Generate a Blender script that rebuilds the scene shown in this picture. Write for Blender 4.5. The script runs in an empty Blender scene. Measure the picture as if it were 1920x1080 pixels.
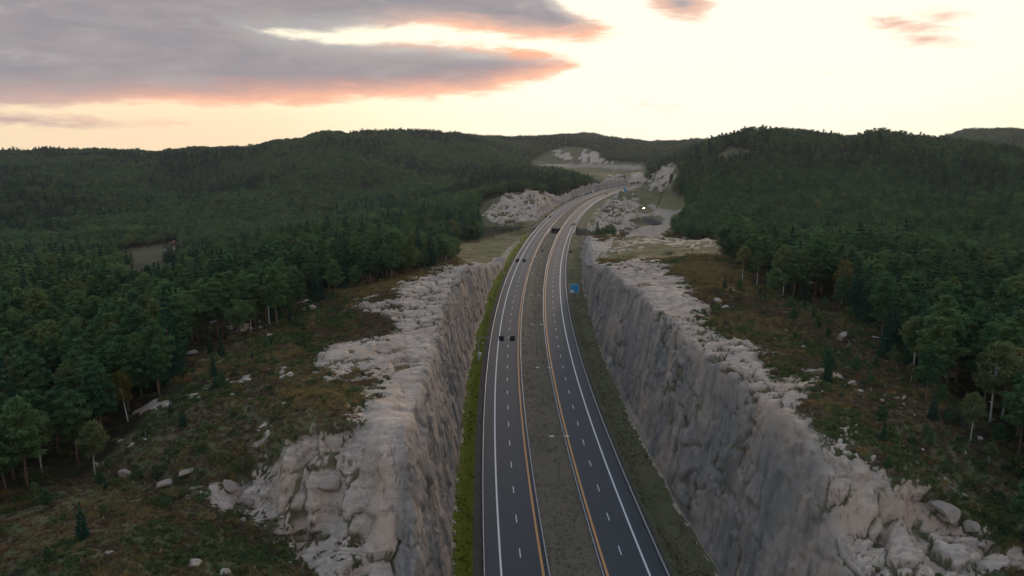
import bpy, math, random
import numpy as np

random.seed(7)
RNG = np.random.default_rng(11)
SC = bpy.context.scene
COL = SC.collection

# ------------------------------------------------------------------ camera, sky, sun, exposure
FPX, CAMH, PITCH = 1400.0, 71.0, math.atan(280.0 / 1400.0)
CT, ST = math.cos(PITCH), math.sin(PITCH)
cam_data = bpy.data.cameras.new('camera')
cam_data.sensor_width = 36.0
cam_data.lens = 36.0 * FPX / 1920.0
cam_data.clip_start = 0.5
cam_data.clip_end = 20000.0
cam = bpy.data.objects.new('camera', cam_data)
cam.location = (0, 0, CAMH)
cam.rotation_euler = (math.pi / 2 - PITCH, 0, 0)
COL.objects.link(cam)
SC.camera = cam
SC.view_settings.view_transform = 'Standard'
SC.view_settings.look = 'None'
SC.view_settings.gamma = 1.0
SC.view_settings.exposure = 0.25
SC.view_settings.use_curve_mapping = False
SC.render.engine = 'CYCLES'
SC.cycles.use_denoising = True
SC.cycles.max_bounces = 4
SC.cycles.diffuse_bounces = 2
SC.cycles.glossy_bounces = 2
SC.cycles.transmission_bounces = 2
SC.cycles.volume_bounces = 0
SC.cycles.sample_clamp_indirect = 4.0
SUN_AZ, SUN_EL = math.radians(15.6), math.radians(4.5)


def angles(px, py):
    """direction of a photograph pixel as azimuth and elevation"""
    a, b = (px - 960) / FPX, (540 - py) / FPX
    d = np.array([a, CT + b * ST, -ST + b * CT])
    d /= np.linalg.norm(d)
    return math.atan2(d[0], d[1]), math.asin(d[2])


class Nodes:
    """small helper to write node trees briefly"""
    def __init__(self, tree):
        self.t = tree

    def n(self, typ, ins=None, out=0, **props):
        nd = self.t.nodes.new(typ)
        for k, v in props.items():
            setattr(nd, k, v)
        for k, v in (ins or {}).items():
            s = nd.inputs[k]
            if isinstance(v, bpy.types.NodeSocket):
                self.t.links.new(v, s)
            elif v is not None:
                s.default_value = v
        return nd if out is None else nd.outputs[out]

    def m(self, op, a, b=None, c=None, clamp=False):
        return self.n('ShaderNodeMath', {0: a, 1: b, 2: c}, operation=op, use_clamp=clamp)

    def mix(self, f, a, b, blend='MIX'):
        nd = self.n('ShaderNodeMix', None, None, data_type='RGBA', blend_type=blend)
        for k, v in ((0, f), (6, a), (7, b)):
            if isinstance(v, bpy.types.NodeSocket):
                self.t.links.new(v, nd.inputs[k])
            else:
                nd.inputs[k].default_value = v if k == 0 else (tuple(v) + (1.0,))[:4]
        return nd.outputs[2]

    def step(self, x, lo, hi, a=0.0, b=1.0):
        return self.n('ShaderNodeMapRange', {0: x, 1: lo, 2: hi, 3: a, 4: b}, interpolation_type='SMOOTHSTEP')

    def noise(self, vec, scale, detail=4, rough=0.55, dist=0.0, dims='3D'):
        return self.n('ShaderNodeTexNoise', {'Vector': vec, 'Scale': scale, 'Detail': detail, 'Roughness': rough, 'Distortion': dist}, noise_dimensions=dims)

    def scale(self, vec, s):
        return self.n('ShaderNodeVectorMath', {0: vec, 1: s}, operation='MULTIPLY')

    def curve(self, x, pts):
        nd = self.n('ShaderNodeFloatCurve', {1: x}, None)
        cv = nd.mapping.curves[0]
        nd.mapping.use_clip = False
        while len(cv.points) < len(pts):
            cv.points.new(0.5, 0.5)
        for p, (u, v) in zip(cv.points, sorted(pts)):
            p.location = (u, v)
            p.handle_type = 'AUTO'
        nd.mapping.update()
        return nd.outputs[0]


def build_world():
    w = bpy.data.worlds.new('World')
    SC.world = w
    w.use_nodes = True
    t = w.node_tree
    t.nodes.clear()
    N = Nodes(t)
    vec = N.n('ShaderNodeTexCoord', None, 0)
    sep = N.n('ShaderNodeSeparateXYZ', {0: vec}, None)
    x, y, z = sep.outputs
    az = N.m('ARCTAN2', x, y)
    el = N.m('ARCSINE', z)
    sky = N.n('ShaderNodeTexSky', None, 0, sky_type='NISHITA', sun_disc=False, sun_elevation=SUN_EL, sun_rotation=SUN_AZ,
              altitude=100.0, air_density=1.0, dust_density=1.5, ozone_density=2.0)
    # clear evening sky: the Nishita sky plus the broad glow of thin high cloud round the low sun
    daz = N.m('SUBTRACT', az, SUN_AZ)
    cosd = N.m('COSINE', daz)
    glow_az = N.step(cosd, -0.6, 0.85)
    glow_el = N.step(el, math.radians(48), math.radians(7))
    glow = N.m('MULTIPLY', glow_az, glow_el)
    col_glow = N.mix(N.step(el, math.radians(0), math.radians(8)), (0.92, 0.70, 0.45), (0.95, 0.85, 0.64))
    near_sun = N.step(cosd, 0.80, 0.98)
    col_glow = N.mix(near_sun, col_glow, (0.97, 0.87, 0.68))
    zen = N.step(el, math.radians(5), math.radians(70))
    col_up = N.mix(zen, (0.41, 0.45, 0.52), (0.30, 0.385, 0.52))
    col_up = N.mix(N.step(el, math.radians(-2), math.radians(-12)), col_up, (0.03, 0.035, 0.03))
    nish = N.scale(sky, (SKY_STRENGTH,) * 3)
    nish = N.n('ShaderNodeVectorMath', {0: nish, 1: (0.30, 0.30, 0.30)}, operation='MINIMUM')
    soft = N.scale(nish, (0.3, 0.3, 0.3))
    base = N.mix(glow, N.n('ShaderNodeVectorMath', {0: col_up, 1: nish}, operation='ADD'), N.n('ShaderNodeVectorMath', {0: col_glow, 1: soft}, operation='ADD'))

    # clouds, all as fields over azimuth and elevation (radians)
    comb = N.n('ShaderNodeCombineXYZ', {0: az, 1: N.m('MULTIPLY', el, 4.5), 2: 0.0})
    n1 = N.noise(comb, 6.0, 5, 0.5, 0.4)
    n2 = N.noise(comb, 17.0, 9, 0.64, 0.5)
    wob = N.m('ADD', N.m('MULTIPLY', N.m('SUBTRACT', n1, 0.5), 0.022), N.m('MULTIPLY', N.m('SUBTRACT', n2, 0.5), 0.027))
    u = N.m('MULTIPLY_ADD', az, 1.0, 0.8)              # curve domain 0..1.6
    uu = N.m('DIVIDE', u, 1.6)
    EK = 3.0                                            # elevation scale inside the curves

    def edge(pts):
        out = []
        for px, py in pts:
            a, e = angles(px, py)
            out.append(((a + 0.8) / 1.6, e * EK))
        out = [(0.0, out[0][1])] + out + [(1.0, out[-1][1])]
        return N.m('DIVIDE', N.curve(uu, out), EK)

    lo1 = edge([(0, 205), (250, 204), (500, 200), (760, 192), (900, 180), (1000, 158), (1080, 134), (1125, 118), (1200, 118), (1500, 118)])
    up1 = edge([(0, -80), (300, -60), (430, 20), (520, 62), (620, 71), (760, 75), (900, 80), (1000, 91), (1060, 104), (1125, 120), (1200, 150), (1500, 200)])
    lo2 = edge([(0, 75), (350, 68), (480, 62), (600, 63), (700, 57), (800, 52), (870, 60), (950, 72), (1040, 80), (1110, 76), (1150, 58), (1180, 10), (1240, -120), (1900, -420)])
    up2 = edge([(0, -400), (700, -400), (950, -160), (1020, -30), (1080, 14), (1150, 44), (1250, 100), (1900, 300)])

    def band(lo, up, e):
        d = N.m('SUBTRACT', e, lo)
        if up is not None:
            d = N.m('MINIMUM', d, N.m('SUBTRACT', up, e))
        return d

    def ellipse(px, py, rx, ry, tilt, e, k=1.0):
        a0, e0 = angles(px, py)
        da = N.m('SUBTRACT', az, a0)
        de = N.m('MULTIPLY_ADD', da, tilt, N.m('SUBTRACT', e, e0))
        q = N.m('ADD', N.m('POWER', N.m('ABSOLUTE', N.m('DIVIDE', da, rx / FPX)), 2.0), N.m('POWER', N.m('ABSOLUTE', N.m('DIVIDE', de, ry / FPX)), 2.0))
        return N.m('MULTIPLY', N.m('SUBTRACT', 1.0, N.m('SQRT', q)), ry / FPX * k)

    def field(e):
        d = N.m('MAXIMUM', band(lo1, up1, e), band(lo2, up2, e))
        for p in ((1278, 6, 58, 30, 0.10), (1680, 44, 88, 17, 0.20), (1735, 72, 62, 12, 0.1), (80, 226, 170, 13, 0.0), (1195, 194, 95, 10, 0.10), (1565, 138, 34, 3.5, 0.0),
                  (1765, 28, 60, 14, 0.0), (1095, 62, 70, 20, 0.0)):
            d = N.m('MAXIMUM', d, ellipse(*p, e))
        return d

    d0 = N.m('ADD', field(el), wob)
    # broken cloud higher up and round the rest of the sky
    plane = N.n('ShaderNodeVectorMath', {0: vec, 1: N.n('ShaderNodeCombineXYZ', {0: N.m('ADD', N.m('MAXIMUM', z, 0.0), 0.12), 1: N.m('ADD', N.m('MAXIMUM', z, 0.0), 0.12), 2: 1.0})}, operation='DIVIDE')
    hi = N.noise(plane, 0.55, 7, 0.58, 0.4)
    hi = N.m('MULTIPLY', N.m('SUBTRACT', hi, 0.56), 0.25)
    hi_mask = N.m('MAXIMUM', N.step(el, math.radians(12.5), math.radians(22)), N.step(N.m('ABSOLUTE', az), 0.75, 1.2))
    low_fade = N.step(el, math.radians(1), math.radians(7))
    hi = N.m('SUBTRACT', hi, N.m('MULTIPLY', N.m('SUBTRACT', 1.0, N.m('MULTIPLY', hi_mask, low_fade)), 0.3))
    in_mask = N.m('SUBTRACT', 1.0, N.step(N.m('ABSOLUTE', az), 0.78, 1.0))
    d0 = N.m('SUBTRACT', d0, N.m('MULTIPLY', N.m('SUBTRACT', 1.0, in_mask), 0.4))
    d0 = N.m('SUBTRACT', d0, N.m('MULTIPLY', N.step(el, math.radians(14), math.radians(24)), 0.5))
    dens = N.m('MAXIMUM', d0, hi)
    # lower edges, lit from beneath by the low sun, burn salmon; upper edges stay pale
    alpha = N.step(dens, -0.002, 0.010)
    thick = N.step(dens, 0.0, 0.030)
    a1 = N.m('ADD', N.m('SUBTRACT', el, lo1), wob)
    a2 = N.m('ADD', N.m('SUBTRACT', el, lo2), wob)
    right = N.step(az, -0.62, -0.33, 0.35, 1.0)
    lit1 = N.m('MULTIPLY', N.step(a1, 0.042, 0.0), N.step(a1, -0.03, -0.01))
    lit2 = N.m('MULTIPLY', N.m('MULTIPLY', N.step(a2, 0.030, 0.0), N.step(a2, -0.03, -0.01)), N.step(az, -0.22, -0.05))
    lower = N.m('MAXIMUM', lit1, lit2)
    small = N.m('MULTIPLY', N.step(az, 0.05, 0.12), N.step(thick, 1.0, 0.2))
    lower = N.m('MAXIMUM', lower, N.m('MULTIPLY', small, 0.5))
    lower = N.m('MAXIMUM', lower, N.m('MULTIPLY', N.step(el, math.radians(2.4), math.radians(1.4)), N.step(az, -0.40, -0.5, 0.5, 0.15)))
    var = N.m('MULTIPLY_ADD', n1, 0.9, N.m('MULTIPLY', n2, 0.5))
    grey = N.mix(N.step(var, 0.5, 0.95), (0.265, 0.25, 0.272), (0.37, 0.32, 0.318))
    grey = N.mix(N.m('MULTIPLY', N.step(N.noise(comb, 11.0, 6, 0.62, 0.8), 0.52, 0.72), 0.45), grey, (0.42, 0.40, 0.40))
    grey = N.mix(N.step(el, math.radians(16), math.radians(35)), grey, (0.23, 0.255, 0.30))
    pale = N.mix(N.step(az, -0.35, 0.0), (0.38, 0.37, 0.37), (0.62, 0.56, 0.50))
    cloud = N.mix(thick, pale, grey)
    cloud = N.mix(N.m('MULTIPLY', N.m('MULTIPLY', lower, right), 0.95), cloud, N.mix(thick, (1.0, 0.50, 0.30), (0.82, 0.355, 0.245)))
    final = N.mix(alpha, base, cloud)
    bg = N.n('ShaderNodeBackground', {0: final, 1: 1.0})
    out = N.n('ShaderNodeOutputWorld', {0: bg}, None)


SKY_STRENGTH = 0.06
HAZE = 0.00004
build_world()
sun_data = bpy.data.lights.new('sun', 'SUN')
sun_data.energy = 1.5
sun_data.angle = math.radians(12)
sun_data.color = (1.0, 0.72, 0.5)
sun = bpy.data.objects.new('sun', sun_data)
COL.objects.link(sun)
from mathutils import Vector
sd = Vector((math.sin(SUN_AZ) * math.cos(SUN_EL), math.cos(SUN_AZ) * math.cos(SUN_EL), math.sin(SUN_EL)))
sun.rotation_euler = (-sd).to_track_quat('-Z', 'Y').to_euler()
sun.location = (300, 800, 300)

# ------------------------------------------------------------------ small maths: noise, projection of the surveyed points
def _hash(ix, iy, iz, seed):
    h = (ix.astype(np.int64) * 374761393 + iy.astype(np.int64) * 668265263 + iz.astype(np.int64) * 2147483647 + seed * 1274126177) & 0xFFFFFFFF
    h = ((h ^ (h >> 13)) * 1274126177) & 0xFFFFFFFF
    h = h ^ (h >> 16)
    return (h & 0xFFFFFF).astype(np.float64) / float(0xFFFFFF)


def vnoise(x, y, z=None, seed=0):
    if z is None:
        z = np.zeros_like(x)
    ix, iy, iz = np.floor(x), np.floor(y), np.floor(z)
    fx, fy, fz = x - ix, y - iy, z - iz
    fx, fy, fz = (f * f * f * (f * (f * 6 - 15) + 10) for f in (fx, fy, fz))
    r = 0.0
    for a in (0, 1):
        for b in (0, 1):
            for c in (0, 1):
                wgt = (fx if a else 1 - fx) * (fy if b else 1 - fy) * (fz if c else 1 - fz)
                r = r + wgt * _hash(ix + a, iy + b, iz + c, seed)
    return r * 2 - 1


def fbm(x, y, z=None, octaves=4, seed=0, gain=0.5):
    s, amp, fr = 0.0, 1.0, 1.0
    for k in range(octaves):
        s = s + amp * vnoise(x * fr, y * fr, None if z is None else z * fr, seed + k * 17)
        amp *= gain
        fr *= 2.03
    return s


def worley(x, y, seed=0):
    """2D cells: distance to nearest, to second nearest, random value of the cell"""
    ix, iy = np.floor(x), np.floor(y)
    f1 = np.full(x.shape, 9.0); f2 = np.full(x.shape, 9.0); cid = np.zeros(x.shape)
    for a in (-1, 0, 1):
        for b in (-1, 0, 1):
            cx, cy = ix + a, iy + b
            px = cx + 0.1 + 0.8 * _hash(cx, cy, cx * 0, seed)
            py = cy + 0.1 + 0.8 * _hash(cx, cy, cx * 0, seed + 5)
            d = np.hypot(px - x, py - y)
            v = _hash(cx, cy, cx * 0, seed + 9)
            closer = d < f1
            f2 = np.where(closer, f1, np.minimum(f2, d))
            cid = np.where(closer, v, cid)
            f1 = np.where(closer, d, f1)
    return f1, f2, cid


def facets(x, y, seed=0, tilt=1.0):
    """cells that each carry a tilted flat facet: edge distance and height"""
    ix, iy = np.floor(x), np.floor(y)
    f1 = np.full(x.shape, 9.0); f2 = np.full(x.shape, 9.0); h = np.zeros(x.shape)
    for a in (-1, 0, 1):
        for b in (-1, 0, 1):
            cx, cy = ix + a, iy + b
            z0 = cx * 0
            dx = x - (cx + 0.1 + 0.8 * _hash(cx, cy, z0, seed))
            dy = y - (cy + 0.1 + 0.8 * _hash(cx, cy, z0, seed + 5))
            d = np.hypot(dx, dy)
            v = _hash(cx, cy, z0, seed + 9) - 0.5 + tilt * (dx * (_hash(cx, cy, z0, seed + 13) - 0.5) + dy * (_hash(cx, cy, z0, seed + 15) - 0.5))
            closer = d < f1
            f2 = np.where(closer, f1, np.minimum(f2, d))
            h = np.where(closer, v, h)
            f1 = np.where(closer, d, f1)
    return f2 - f1, h


def block_cells(P, size, seed=0, tilt=1.0):
    """jointed rock in three dimensions: box-like cells along the joint sets, each with its own set-back and tilt"""
    c1, s1 = math.cos(0.42), math.sin(0.42)
    c2, s2 = math.cos(0.16), math.sin(0.16)
    x = P[:, 0] * c1 + P[:, 1] * s1
    y = -P[:, 0] * s1 + P[:, 1] * c1
    z = P[:, 2] * c2 + y * s2
    y = y * c2 - P[:, 2] * s2
    x, y, z = x / size[0], y / size[1], z / size[2]
    ix, iy, iz = np.floor(x), np.floor(y), np.floor(z)
    f1 = np.full(x.shape, 9.0); f2 = np.full(x.shape, 9.0); h = np.zeros(x.shape)
    for a in (-1, 0, 1):
        for b in (-1, 0, 1):
            for c in (-1, 0, 1):
                cx, cy, cz = ix + a, iy + b, iz + c
                r = _hash(cx, cy, cz, seed)
                r2 = (r * 1021.7) % 1.0; r3 = (r * 7919.3) % 1.0; r4 = (r * 331.9 + 0.37) % 1.0; r5 = (r * 5113.1) % 1.0
                dx = x - (cx + 0.15 + 0.7 * r); dy = y - (cy + 0.15 + 0.7 * r2); dz = z - (cz + 0.15 + 0.7 * r3)
                d = np.maximum(np.maximum(np.abs(dx), np.abs(dy)), np.abs(dz)) + 0.12 * (np.abs(dx) + np.abs(dy) + np.abs(dz))
                v = r4 - 0.5 + tilt * (dx * (r5 - 0.5) + dy * (r2 - 0.5) + dz * (r3 - 0.5))
                closer = d < f1
                f2 = np.where(closer, f1, np.minimum(f2, d))
                h = np.where(closer, v, h)
                f1 = np.where(closer, d, f1)
    return f2 - f1, h


def sstep(a, b, x):
    t = np.clip((x - a) / (b - a), 0, 1)
    return t * t * (3 - 2 * t)


def ray(px, py):
    a, b = (px - 960) / FPX, (540 - py) / FPX
    return np.array([a, CT + b * ST, -ST + b * CT])


def at_height(px, py, H):
    d = ray(px, py)
    t = (H - CAMH) / d[2]
    return d[0] * t, d[1] * t, H


def at_dist(px, py, D, drop=0.0):
    d = ray(px, py)
    t = D / d[1]
    return d[0] * t, D, CAMH + d[2] * t - drop


def survey(X, Y, Z):
    """photograph pixel of world points, used to look up what covers the ground there"""
    dz = Z - CAMH
    dep = np.maximum(CT * Y - ST * dz, 1.0)
    up = ST * Y + CT * dz
    return 960 + FPX * X / dep, 540 - FPX * up / dep, dep


def inside(px, py, poly):
    r = np.zeros(px.shape, bool)
    n = len(poly)
    for i in range(n):
        x0, y0 = poly[i]
        x1, y1 = poly[(i + 1) % n]
        if y0 == y1:
            continue
        c = ((y0 > py) != (y1 > py)) & (px < (x1 - x0) * (py - y0) / (y1 - y0) + x0)
        r ^= c
    return r


# ------------------------------------------------------------------ the motorway's centre line
_LW = [(941, 1080), (934, 1000), (929.4, 880), (928.5, 730), (943.4, 590), (957.9, 530), (974, 490), (1003, 440), (1033, 411), (1062, 384.4), (1098, 369), (1131, 357.8), (1164, 350), (1204, 344)]
_pts = np.array([at_height(px, py, 0)[:2] for px, py in _LW])
_tan = np.gradient(_pts, axis=0)
_tan /= np.linalg.norm(_tan, axis=1)[:, None]
_cl = _pts + np.stack([_tan[:, 1], -_tan[:, 0]], 1) * 12.3
_cl = np.vstack([[[16.0, 30.0]], _cl, [[300.0, 1330.0], [420.0, 1450.0], [560.0, 1560.0]]])
_pc = np.polyfit(_cl[:, 1], _cl[:, 0], 7, w=np.r_[0.6, np.ones(len(_LW)), 0.3, 0.2, 0.1])
_yy = np.arange(25.0, 1560.0, 1.0)
_xx = np.polyval(_pc, _yy)
_seg = np.r_[0, np.cumsum(np.hypot(np.diff(_xx), np.diff(_yy)))]
ROAD_LEN = _seg[-1]


def center(s):
    return np.interp(s, _seg, _xx), np.interp(s, _seg, _yy)


def road_xy(s, d):
    """plan position of a point at chainage s, d metres right of the centre line"""
    x, y = center(s)
    x1, y1 = center(np.minimum(s + 2, ROAD_LEN))
    x0, y0 = center(np.maximum(s - 2, 0))
    tx, ty = x1 - x0, y1 - y0
    l = np.hypot(tx, ty)
    return x + ty / l * d, y - tx / l * d


def s_at_y(y):
    return float(np.interp(y, _yy, _seg))


def road_coords(X, Y):
    """chainage and offset of plan points (nearest point of the centre line)"""
    cs = np.arange(0, ROAD_LEN, 6.0)
    cx, cy = center(cs)
    out_s = np.empty(X.shape); out_d = np.empty(X.shape)
    for i in range(0, X.size, 40000):
        x, y = X[i:i + 40000], Y[i:i + 40000]
        j = np.argmin((x[:, None] - cx) ** 2 + (y[:, None] - cy) ** 2, axis=1)
        s = cs[j]
        for _ in range(2):
            bx, by = center(s)
            ax, ay = center(np.minimum(s + 2, ROAD_LEN))
            tx, ty = ax - bx, ay - by
            l = np.hypot(tx, ty) + 1e-9
            s = np.clip(s + ((x - bx) * tx + (y - by) * ty) / l, 0, ROAD_LEN - 2.01)
        bx, by = center(s)
        ax, ay = center(s + 2)
        tx, ty = ax - bx, ay - by
        l = np.hypot(tx, ty) + 1e-9
        sgn = ((x - bx) * ty - (y - by) * tx) / l
        out_s[i:i + 40000] = s
        out_d[i:i + 40000] = np.where(sgn >= 0, 1, -1) * np.hypot(x - bx, y - by)
    return out_s, out_d


# ------------------------------------------------------------------ natural ground: heights surveyed from the photograph
_H = [
    # left plateau above the cut
    (880, 502, 22), (845, 560, 24), (800, 512, 23), (760, 560, 24), (720, 600, 24), (700, 520, 20), (640, 610, 23), (600, 530, 18), (560, 600, 20),
    (824, 664, 24.5), (740, 660, 25), (640, 660, 23), (450, 650, 21), (480, 610, 20), (350, 650, 18), (790, 720, 26.5), (770, 760, 27), (680, 780, 27),
    (560, 760, 25.5), (400, 760, 23), (300, 740, 20), (720, 838, 27.5), (640, 815, 27.5), (693, 828, 27.5), (770, 840, 27.5), (600, 815, 27.5), (560, 828, 26.5), (525, 850, 24.5), (500, 890, 20), (400, 850, 21), (300, 850, 18.5),
    (610, 985, 15.5), (560, 985, 15.5), (680, 1010, 15.5), (745, 1030, 15.5), (500, 968, 15.5), (450, 960, 15), (300, 920, 15), (190, 890, 14.5), (60, 850, 12), (400, 1010, 18), (200, 960, 17.5), (50, 930, 16),
    (250, 1060, 21), (80, 1040, 21), (480, 1060, 17), (640, 1050, 15), (760, 1075, 14.5),
    # field left of the embankment, outcrop beside the bend
    (900, 470, -3), (870, 485, -3), (960, 440, -3), (820, 440, 0), (1000, 363, 13), (955, 375, 11), (1040, 374, 9), (925, 412, 1), (1000, 414, 1), (900, 385, 6),
    # right plateau
    (1140, 500, 24), (1180, 520, 25), (1280, 490, 23), (1230, 570, 27), (1300, 500, 24), (1400, 540, 24), (1500, 560, 23), (1350, 500, 22), (1320, 600, 27.5),
    (1450, 600, 26), (1550, 640, 26), (1270, 640, 28), (1350, 690, 29.5), (1420, 660, 28.5), (1450, 750, 30), (1530, 710, 30), (1600, 730, 30), (1700, 780, 30),
    (1520, 880, 29), (1600, 862, 30), (1700, 890, 29), (1650, 810, 30.5), (1780, 830, 28), (1860, 790, 24), (1800, 740, 26), (1700, 690, 25), (1620, 640, 25),
    (1600, 1015, 21), (1660, 1012, 21), (1720, 1006, 21), (1550, 1012, 21), (1530, 872, 29), (1660, 875, 29.5), (1700, 1065, 21), (1850, 1060, 20), (1570, 1072, 20.5), (1850, 960, 22), (1900, 900, 22),
    # second knoll on the right, yard and track below it
    (1100, 460, 9), (1200, 447, 13), (1340, 450, 14), (1150, 490, 10), (1250, 480, 12), (1095, 490, 4), (1230, 420, -6), (1265, 402, -6), (1200, 440, -5), (1285, 400, -5),
    (1120, 425, -2), (1150, 400, 0), (1150, 375, 3), (1180, 366, 1), (1240, 374, -1), (1170, 392, 2),
    # flats beyond the bend
    (1050, 314, 0), (1150, 316, 0), (1200, 319, 2), (1110, 330, 0), (1150, 340, 4),
]
_D = [  # pixel, distance, metres to take off for the trees standing there
    (0, 296, 1500, 24), (110, 280, 1550, 24), (200, 283, 1600, 24), (330, 280, 1650, 24), (480, 269, 1700, 24), (510, 257, 1600, 18), (600, 249, 1600, 18), (700, 247, 1650, 18),
    (760, 250, 1700, 18), (840, 257, 1750, 18), (880, 252, 2000, 18), (950, 264, 2100, 15), (100, 340, 1200, 24), (300, 350, 1200, 24), (500, 330, 1200, 18), (700, 300, 1300, 18),
    (850, 300, 1500, 18), (950, 290, 1800, 15), (600, 375, 950, 18), (100, 420, 850, 9), (300, 420, 850, 9), (1000, 263, 3000, 15), (1040, 256, 2500, 15), (1080, 257, 2600, 15),
    (1160, 259, 2600, 15), (1220, 264, 2900, 15), (1290, 264, 2500, 15), (1060, 283, 2100, 0), (1112, 285, 2050, 0), (1085, 296, 2000, 0), (1150, 290, 2100, 8), (1210, 290, 2100, 8),
    (1250, 326, 1180, 3), (1265, 302, 1150, 15), (1292, 261, 1100, 15), (1340, 250, 1080, 15), (1400, 243, 1050, 15), (1470, 243, 1030, 15), (1520, 251, 1000, 15), (1560, 250, 1000, 15),
    (1640, 253, 980, 15), (1700, 260, 980, 15), (1735, 263, 980, 15), (1850, 276, 950, 15), (1920, 281, 950, 15), (1300, 330, 900, 9), (1370, 295, 980, 4), (1400, 345, 780, 9),
    (1600, 340, 760, 9), (1800, 350, 700, 9), (1300, 375, 760, 9), (1500, 400, 600, 9), (1700, 420, 480, 9), (1900, 430, 430, 9), (1450, 430, 520, 9), (1380, 420, 600, 9),
    (1740, 264, 2400, 15), (1800, 248, 2400, 15), (1870, 240, 2300, 15), (1920, 243, 2300, 15), (1000, 350, 1000, 10), (1120, 326, 1250, 8), (1060, 340, 1150, 8),
    (850, 360, 800, 9), (800, 392, 560, 9), (640, 415, 480, 9), (500, 440, 420, 9),
]
_P = [  # plan points the trees hide
    (-155, 235, 9), (-230, 320, 3), (-120, 330, 7), (-300, 640, -30), (-480, 640, -32), (-180, 420, -2), (-420, 450, -22), (-350, 330, -8), (-300, 230, 2), (-180, 130, 8),
    (-230, 690, -30), (-300, 900, -34), (-150, 1000, -22), (-600, 900, -30), (-380, 720, -31), (-250, 600, -29), (-800, 1300, -8), (-60, 60, 22), (-120, 60, 18), (-20, 70, 16), (70, 60, 20), (130, 70, 18),
    (120, 150, 22), (160, 220, 17), (200, 300, 12), (260, 250, 10), (110, 250, 20), (-1300, 3300, -40), (-800,2600,10), (-300, 3500, 20), (300, 3600, 50), (1200, 1700, 15), (1500, 3200, 50),
    (700, 1600, 30), (400, 1700, 35), (300, 1450, 20), (800, 500, 10), (500, 300, 5), (-800, 500, -25), (-900, 900, -20), (-1700, 1700, 40), (2200, 2300, 60), (-60, 900, 3), (-50, 620, -2), (-90, 520, 0),
]
_C = np.array([at_height(*p) for p in _H] + [at_dist(*p) for p in _D] + _P)


def _dom(X, Y):
    r = np.hypot(X, Y) + 1.0
    return np.arctan2(X, Y) * 2.4, np.log(r / 100.0)


_cu, _cv = _dom(_C[:, 0], _C[:, 1])
_A = np.hypot(_cu[:, None] - _cu, _cv[:, None] - _cv)
_n = len(_C)
_M = np.zeros((_n + 1, _n + 1))
_M[:_n, :_n] = -_A + np.eye(_n) * 1e-3 * -1
_M[:_n, _n] = 1
_M[_n, :_n] = 1
_W = np.linalg.solve(_M, np.r_[_C[:, 2], 0])


def natural(X, Y):
    u, v = _dom(X, Y)
    out = np.empty(X.shape)
    for i in range(0, X.size, 20000):
        k = slice(i, i + 20000)
        out[k] = -np.hypot(u[k, None] - _cu, v[k, None] - _cv) @ _W[:_n] + _W[_n]
    r = np.hypot(X, Y)
    far = sstep(500, 1200, r)
    out = out + fbm(X / 95, Y / 95, octaves=4, seed=3) * (1.2 + 8.5 * far) + fbm(X / 260, Y / 260, octaves=2, seed=4) * 8.0 * sstep(700, 1300, r) + fbm(X / 19, Y / 19, octaves=3, seed=8) * 0.55 * (1 - far)
    return out


LEFT_BASE, RIGHT_BASE = 21.0, 23.6
S_BRIDGE0, S_BRIDGE1 = s_at_y(572), s_at_y(603)


def base_dist(s, side):
    b = LEFT_BASE if side < 0 else RIGHT_BASE
    return b + 0.9 * vnoise(s / 23.0, s * 0 + side * 3.3, seed=21) + 0.35 * vnoise(s / 6.0, s * 0 + side * 7.1, seed=22)


def ground(X, Y, s=None, d=None, G=None):
    """ground height: the natural surface cut by the motorway, or filled under it"""
    if s is None:
        s, d = road_coords(X, Y)
    G = natural(X, Y) if G is None else G
    ad = np.abs(d)
    b = np.where(d < 0, base_dist(s, -1), base_dist(s, 1))
    verge = -0.25 - 0.9 * sstep(16.6, 19.5, ad) + 0.3 * sstep(19.5, 22, ad)
    bench = 0.55 * np.tanh(vnoise(s / 31, s * 0 + np.sign(d) * 5, seed=33) * 3)
    cut = (ad - b) * (1.3 + 4.3 * sstep(470, 380, s)) + bench - 0.8
    k = 4.5 + 3.0 * vnoise(s / 17, s * 0 + np.sign(d) * 9, seed=35)      # round the lip of the cut
    hh = np.clip(0.5 + 0.5 * (cut - G) / k, 0, 1)
    z = cut * (1 - hh) + G * hh - k * hh * (1 - hh)
    z = np.maximum(z, np.where(ad < b + 1, verge, -100))
    fill = -0.25 - (ad - 16.2) * 0.55
    z = np.where(ad < 16.2, -0.25, np.maximum(z, np.minimum(fill, 0)))
    gap = sstep(S_BRIDGE0 - 7, S_BRIDGE0, s) * sstep(S_BRIDGE1 + 7, S_BRIDGE1, s) * sstep(60, 34, ad)
    z = z * (1 - gap) + (-7.0) * gap
    return z


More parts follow.
